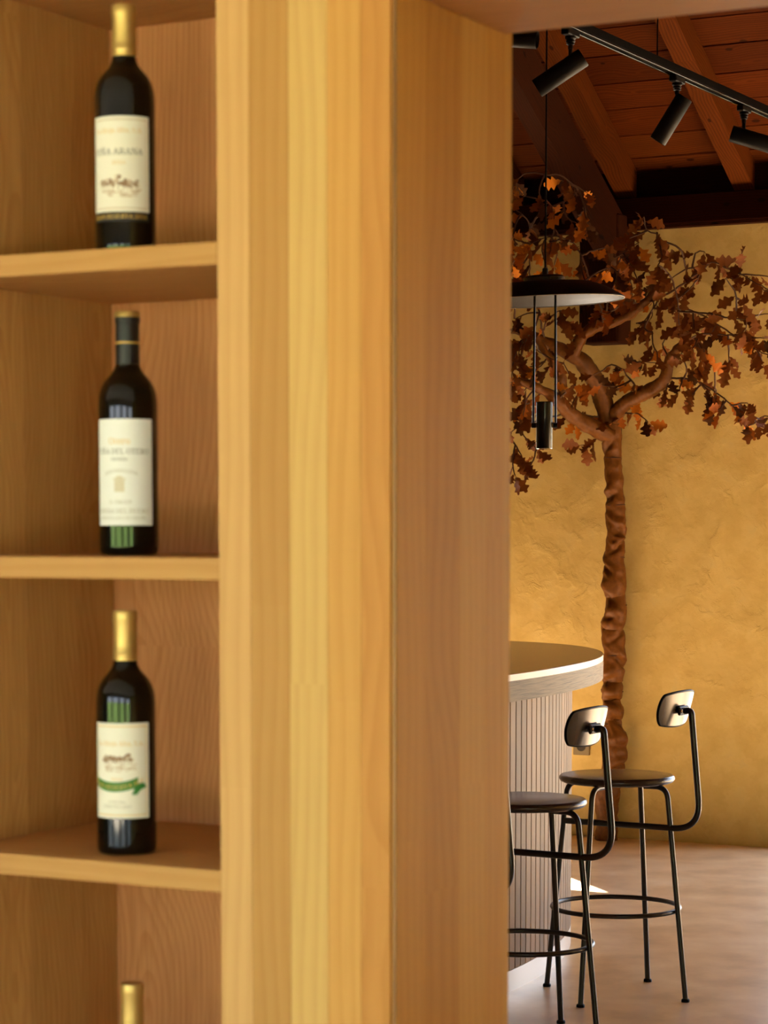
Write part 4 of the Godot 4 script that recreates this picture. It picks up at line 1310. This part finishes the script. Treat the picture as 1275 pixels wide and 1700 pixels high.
func lettering(parent: Node, text: String, height: float, x: float, y: float, r: float, m: Material, bow := 0.0, italic := false) -> void:
	var tm := TextMesh.new()
	var font := SystemFont.new()
	font.font_names = PackedStringArray(["Droid Serif"])
	font.font_italic = italic
	tm.font = font
	tm.text = text
	tm.font_size = 48
	tm.pixel_size = height / 34.0
	tm.depth = 0.0
	tm.curve_step = 4.0
	var arr := tm.get_mesh_arrays()
	if arr.size() == 0 or arr[Mesh.ARRAY_VERTEX] == null: return
	var vs: PackedVector3Array = arr[Mesh.ARRAY_VERTEX]
	var idx: PackedInt32Array = arr[Mesh.ARRAY_INDEX] if arr[Mesh.ARRAY_INDEX] != null else PackedInt32Array(range(vs.size()))
	var flat := []
	for i in idx:
		var v := vs[i]
		flat.append(Vector2(v.x + x, v.y + y + bow * v.x * v.x))
	obj("lettering", wrapped(flat, r), m, parent)

func bottle(shelf_y: float, at: Vector2, label: String, foil: String, turn: float) -> Node3D:
	var o := thing("wine_bottle", label, "wine bottle", Vector3(at.x, shelf_y, at.y), atan2(-at.x, -at.y) + deg_to_rad(turn), "red wine bottles in the oak cabinet")
	var R := 0.0368
	var body := [Vector2(0.0001, 0.004), Vector2(0.02, 0.001), Vector2(0.032, 0.0), Vector2(0.0355, 0.002), Vector2(R - 0.0003, 0.006), Vector2(R, 0.012), Vector2(R, 0.180)]
	for q in [[0.997, 0.187], [0.982, 0.194], [0.95, 0.201], [0.89, 0.2075], [0.80, 0.2135], [0.69, 0.2185], [0.58, 0.2228], [0.49, 0.2270], [0.43, 0.2315], [0.40, 0.2360]]: body.append(Vector2(R * q[0], q[1]))
	body.append(Vector2(0.0142, 0.243))
	body.append(Vector2(0.0138, 0.296))
	body.append(Vector2(0.0001, 0.297))
	obj("glass_body", lathe_mesh(body, 56, 0.6), M.glass_black, o)
	if foil == "gold":
		var cap := obj("capsule", lathe_mesh([Vector2(0.0150, 0.238), Vector2(0.0150, 0.246), Vector2(0.0154, 0.247), Vector2(0.0150, 0.248), Vector2(0.0149, 0.251), Vector2(0.0154, 0.252), Vector2(0.0149, 0.253), Vector2(0.0146, 0.285), Vector2(0.0152, 0.287), Vector2(0.0155, 0.292), Vector2(0.0153, 0.297), Vector2(0.0145, 0.2995), Vector2(0.0001, 0.300)], 40, 0.9), M.gold, o)
		cap.set_meta("label", "gold foil capsule")
	else:
		var cap := obj("capsule", lathe_mesh([Vector2(0.0150, 0.231), Vector2(0.0147, 0.262), Vector2(0.0146, 0.285), Vector2(0.0155, 0.286), Vector2(0.0156, 0.2945), Vector2(0.0150, 0.296), Vector2(0.0001, 0.2962)], 40, 0.9), M.black_foil, o)
		cap.set_meta("label", "black foil capsule")
		obj("foil_disc", lathe_mesh([Vector2(0.0151, 0.2925), Vector2(0.0159, 0.293), Vector2(0.0157, 0.298), Vector2(0.0148, 0.2998), Vector2(0.0001, 0.300)], 40), M.gold, cap)
		obj("foil_line", lathe_mesh([Vector2(0.0147, 0.2604), Vector2(0.0151, 0.2606), Vector2(0.0151, 0.2622), Vector2(0.0147, 0.2624)], 40), M.gold_ink, cap)
	return o

func grove(parent: Node, cx: float, cy: float, w: float, h: float, s: int) -> void:
	# little engraved row of trees and ground strokes
	var rng := RandomNumberGenerator.new()
	rng.seed = s
	var dark := []
	var pale := []
	for k in 9:
		var x := cx - w * 0.5 + w * k / 8.0 + rng.randf_range(-0.001, 0.001)
		var th := h * rng.randf_range(0.55, 1.0)
		strip(dark, Vector2(x, cy), Vector2(x, cy + th * 0.5), 0.0008)
		for q in 7:
			disc(dark if q % 2 == 0 else pale, Vector2(x + rng.randf_range(-0.0028, 0.0028), cy + th * rng.randf_range(0.4, 1.0)), rng.randf_range(0.0012, 0.0024), rng.randf_range(0.0012, 0.0026), 7)
	for k in 30:
		var x := cx - w * 0.55 + w * 1.1 * rng.randf()
		var y := cy - rng.randf() * h * 0.55
		strip(pale, Vector2(x, y), Vector2(x + rng.randf_range(0.003, 0.009), y + rng.randf_range(-0.0008, 0.0008)), 0.0011)
	obj("engraving", wrapped(dark, 0.03708), M.ink_brown, parent)
	obj("engraving", wrapped(pale, 0.03706), M.ink_tan, parent)

func border(parent: Node, half: float, y0: float, y1: float, m: Material) -> void:
	var flat := []
	for y in [y0 + 0.004, y1 - 0.004]: strip(flat, Vector2(-half + 0.002, y), Vector2(half - 0.002, y), 0.0012)
	for x in [-half + 0.004, half - 0.004]: strip(flat, Vector2(x, y0 + 0.004), Vector2(x, y1 - 0.004), 0.0007)
	obj("border", wrapped(flat, 0.03705), m, parent)

func build_bottles() -> void:
	var R := 0.0368
	var tr := 0.0371
	# cream label, engraved trees, black strip with gold date
	var a := bottle(1.8096, Vector2(-1.6851, -2.47), "wine bottle with gold capsule and cream label above a black date strip", "gold", -12)
	var la := obj("label", patch(R, -1.08, 1.08, 0.050, 0.163), M.paper_cream, a)
	border(la, 0.0395, 0.050, 0.163, M.ink_tan)
	lettering(la, "La Rioja Alta, S.A.", 0.0054, -0.002, 0.146, tr, M.gold_ink, 0.0, true)
	lettering(la, "VIÑA ARANA", 0.0074, -0.003, 0.121, tr, M.ink)
	lettering(la, "RIOJA", 0.0042, 0.0, 0.108, tr, M.gold_ink)
	grove(la, -0.001, 0.076, 0.046, 0.016, 4)
	var sa := obj("date_strip", patch(R, -1.08, 1.06, 0.0385, 0.0495), M.strip_black, a)
	lettering(sa, "GRAN RESERVA 2014", 0.0052, -0.002, 0.0442, tr, M.gold_ink)
	# white label, small grey print
	var b := bottle(1.4466, Vector2(-1.7047, -2.5), "wine bottle with black capsule and tall plain white label", "black", -12)
	var lb := obj("label", patch(R, -1.10, 1.10, 0.037, 0.167), M.paper_white, b)
	lettering(lb, "Otero", 0.0075, -0.004, 0.140, tr, M.gold_ink, 0.0, true)
	lettering(lb, "VIÑA DEL OTERO", 0.0062, -0.002, 0.1275, tr, M.ink)
	lettering(lb, "CRIANZA", 0.0036, -0.004, 0.118, tr, M.ink)
	lettering(lb, "DENOMINACIÓN", 0.0038, -0.003, 0.104, tr, M.ink_pale, -9.0)
	var house := []
	for q in [[-0.010, 0.075, 0.0, 0.0], [0.0, 0.0, 0.0, 0.0]]: pass
	strip(house, Vector2(-0.004, 0.078), Vector2(-0.004, 0.092), 0.013)
	strip(house, Vector2(-0.012, 0.0935), Vector2(0.004, 0.0935), 0.0022)
	disc(house, Vector2(-0.004, 0.0945), 0.005, 0.0032, 14)
	obj("engraving", wrapped(house, tr), mat(c8(216, 206, 184), 0.8), lb)
	lettering(lb, "D. ORIGEN", 0.0040, -0.003, 0.0655, tr, M.ink_pale)
	lettering(lb, "RIBERA DEL DUERO", 0.0052, -0.002, 0.0545, tr, M.ink_pale)
	lettering(lb, "EMBOTELLADO EN ORIGEN", 0.0030, -0.003, 0.046, tr, M.ink_pale)
	# ivory label with a green ribbon
	var c := bottle(1.0801, Vector2(-1.6846, -2.46), "wine bottle with gold capsule and ivory label crossed by a green ribbon", "gold", -12)
	var lc := obj("label", patch(R, -1.04, 1.04, 0.046, 0.163), M.paper_cream, c)
	border(lc, 0.038, 0.046, 0.163, M.gold_ink)
	lettering(lc, "La Rioja Alta, S.A.", 0.0054, -0.001, 0.138, tr, M.gold_ink, 0.0, true)
	grove(lc, -0.004, 0.112, 0.034, 0.014, 8)
	lettering(lc, "RIOJA", 0.0036, -0.004, 0.094, tr, M.gold_ink)
	var rib := []
	var n := 18
	for k in n:
		var x0 := lerpf(-0.036, 0.022, float(k) / n)
		var x1 := lerpf(-0.036, 0.022, float(k + 1) / n)
		var ya := 0.0785 + 7.0 * pow(x0 + 0.008, 2.0)
		var yb := 0.0785 + 7.0 * pow(x1 + 0.008, 2.0)
		for q in [Vector2(x0, ya), Vector2(x1, yb), Vector2(x1, yb + 0.012), Vector2(x0, ya), Vector2(x1, yb + 0.012), Vector2(x0, ya + 0.012)]: rib.append(q)
	for q in [Vector2(0.018, 0.078), Vector2(0.034, 0.084), Vector2(0.021, 0.089), Vector2(0.034, 0.084), Vector2(0.0305, 0.0895), Vector2(0.021, 0.089), Vector2(0.014, 0.075), Vector2(0.026, 0.083), Vector2(0.018, 0.085), Vector2(0.014, 0.075), Vector2(0.0205, 0.075), Vector2(0.027, 0.083)]: rib.append(q)
	obj("ribbon", wrapped(rib, 0.03708), M.ink_green, lc)
	lettering(lc, "GRAN RESERVA 904", 0.0054, -0.007, 0.0842, 0.0373, M.gold_ink, 7.0)
	lettering(lc, "COSECHA", 0.0032, -0.005, 0.066, tr, M.ink_pale)
	lettering(lc, "EMBOTELLADO", 0.0034, -0.005, 0.0605, tr, M.ink_pale)
	# only its neck rises into the picture
	var d := bottle(0.6071, Vector2(-1.7066, -2.5), "wine bottle standing on the low shelf, only its gold capsule showing", "gold", -12)
	obj("label", patch(R, -1.05, 1.05, 0.046, 0.163), M.paper_white, d)

# ---------------------------------------------------------------- wall socket
func build_socket() -> void:
	var o := thing("wall_socket", "square brass-coloured wall socket behind the bar counter", "wall socket", Vector3(-4.584, 0.428, ZW))
	obj("face_plate", box_mesh(Vector3(-0.042, -0.042, 0.0), Vector3(0.042, 0.042, 0.009), 0.002), M.socket, o)
	var w := obj("socket_well", lathe_mesh([Vector2(0.0235, 0.0088), Vector2(0.0235, 0.0112), Vector2(0.0205, 0.0112), Vector2(0.0195, 0.0094), Vector2(0.0001, 0.0094)], 28, 0.9), M.socket_dark, o)
	w.rotation.x = PI / 2

# ---------------------------------------------------------------- outside
func hedge(called: String, label: String, lo: Vector3, hi: Vector3, s: int) -> void:
	var c := Vector3((lo.x + hi.x) * 0.5, 0, (lo.z + hi.z) * 0.5)
	var o := thing(called, label, "hedge", c)
	var n := noise(s, 1.0)
	var bx := BoxMesh.new()
	bx.size = hi - lo
	bx.subdivide_width = 60
	bx.subdivide_height = 14
	bx.subdivide_depth = 6
	var arr := bx.get_mesh_arrays()
	var vs: PackedVector3Array = arr[Mesh.ARRAY_VERTEX]
	for i in vs.size():
		var p := vs[i]
		var k := 0.16 * n.get_noise_3d(p.x * 3.0, p.y * 3.0, p.z * 3.0) + 0.05 * n.get_noise_3d(p.x * 11.0, p.y * 11.0, p.z * 11.0)
		if p.y > -bx.size.y * 0.5 + 0.01: vs[i] = p + Vector3(p.x / bx.size.x, p.y / bx.size.y, p.z / bx.size.z).normalized() * k
	arr[Mesh.ARRAY_VERTEX] = vs
	var m := ArrayMesh.new()
	m.add_surface_from_arrays(Mesh.PRIMITIVE_TRIANGLES, arr)
	var f := obj("foliage", m, M.hedge, o)
	f.position = Vector3(0, (hi.y - lo.y) * 0.5, 0)

func build_garden() -> void:
	var mb := MB.new()
	for q in [[-40.0, 40.0, -40.0, ZW - 0.3], [-40.0, 40.0, ZB + 0.3, 40.0], [-40.0, XL - 0.3, ZW - 0.3, ZB + 0.3], [XR + 0.3, 40.0, ZW - 0.3, ZB + 0.3]]:
		bbox(mb, Vector3(q[0], -0.2, q[2]), Vector3(q[1], -0.03, q[3]), 0.0)
	struct("ground", mb.mesh(), M.terrace)
	struct("ground_gravel_added", box_mesh(Vector3(-14, -0.03, ZB + 0.32), Vector3(14, -0.01, 9.2), 0.0), M.gravel)  # unseen pale ground, added to whiten the light entering the front windows
	hedge("garden_hedge", "clipped green hedge beyond the glazed wall by the cabinet room", Vector3(-14, -0.03, 9.4), Vector3(12, 1.7, 10.6), 71)
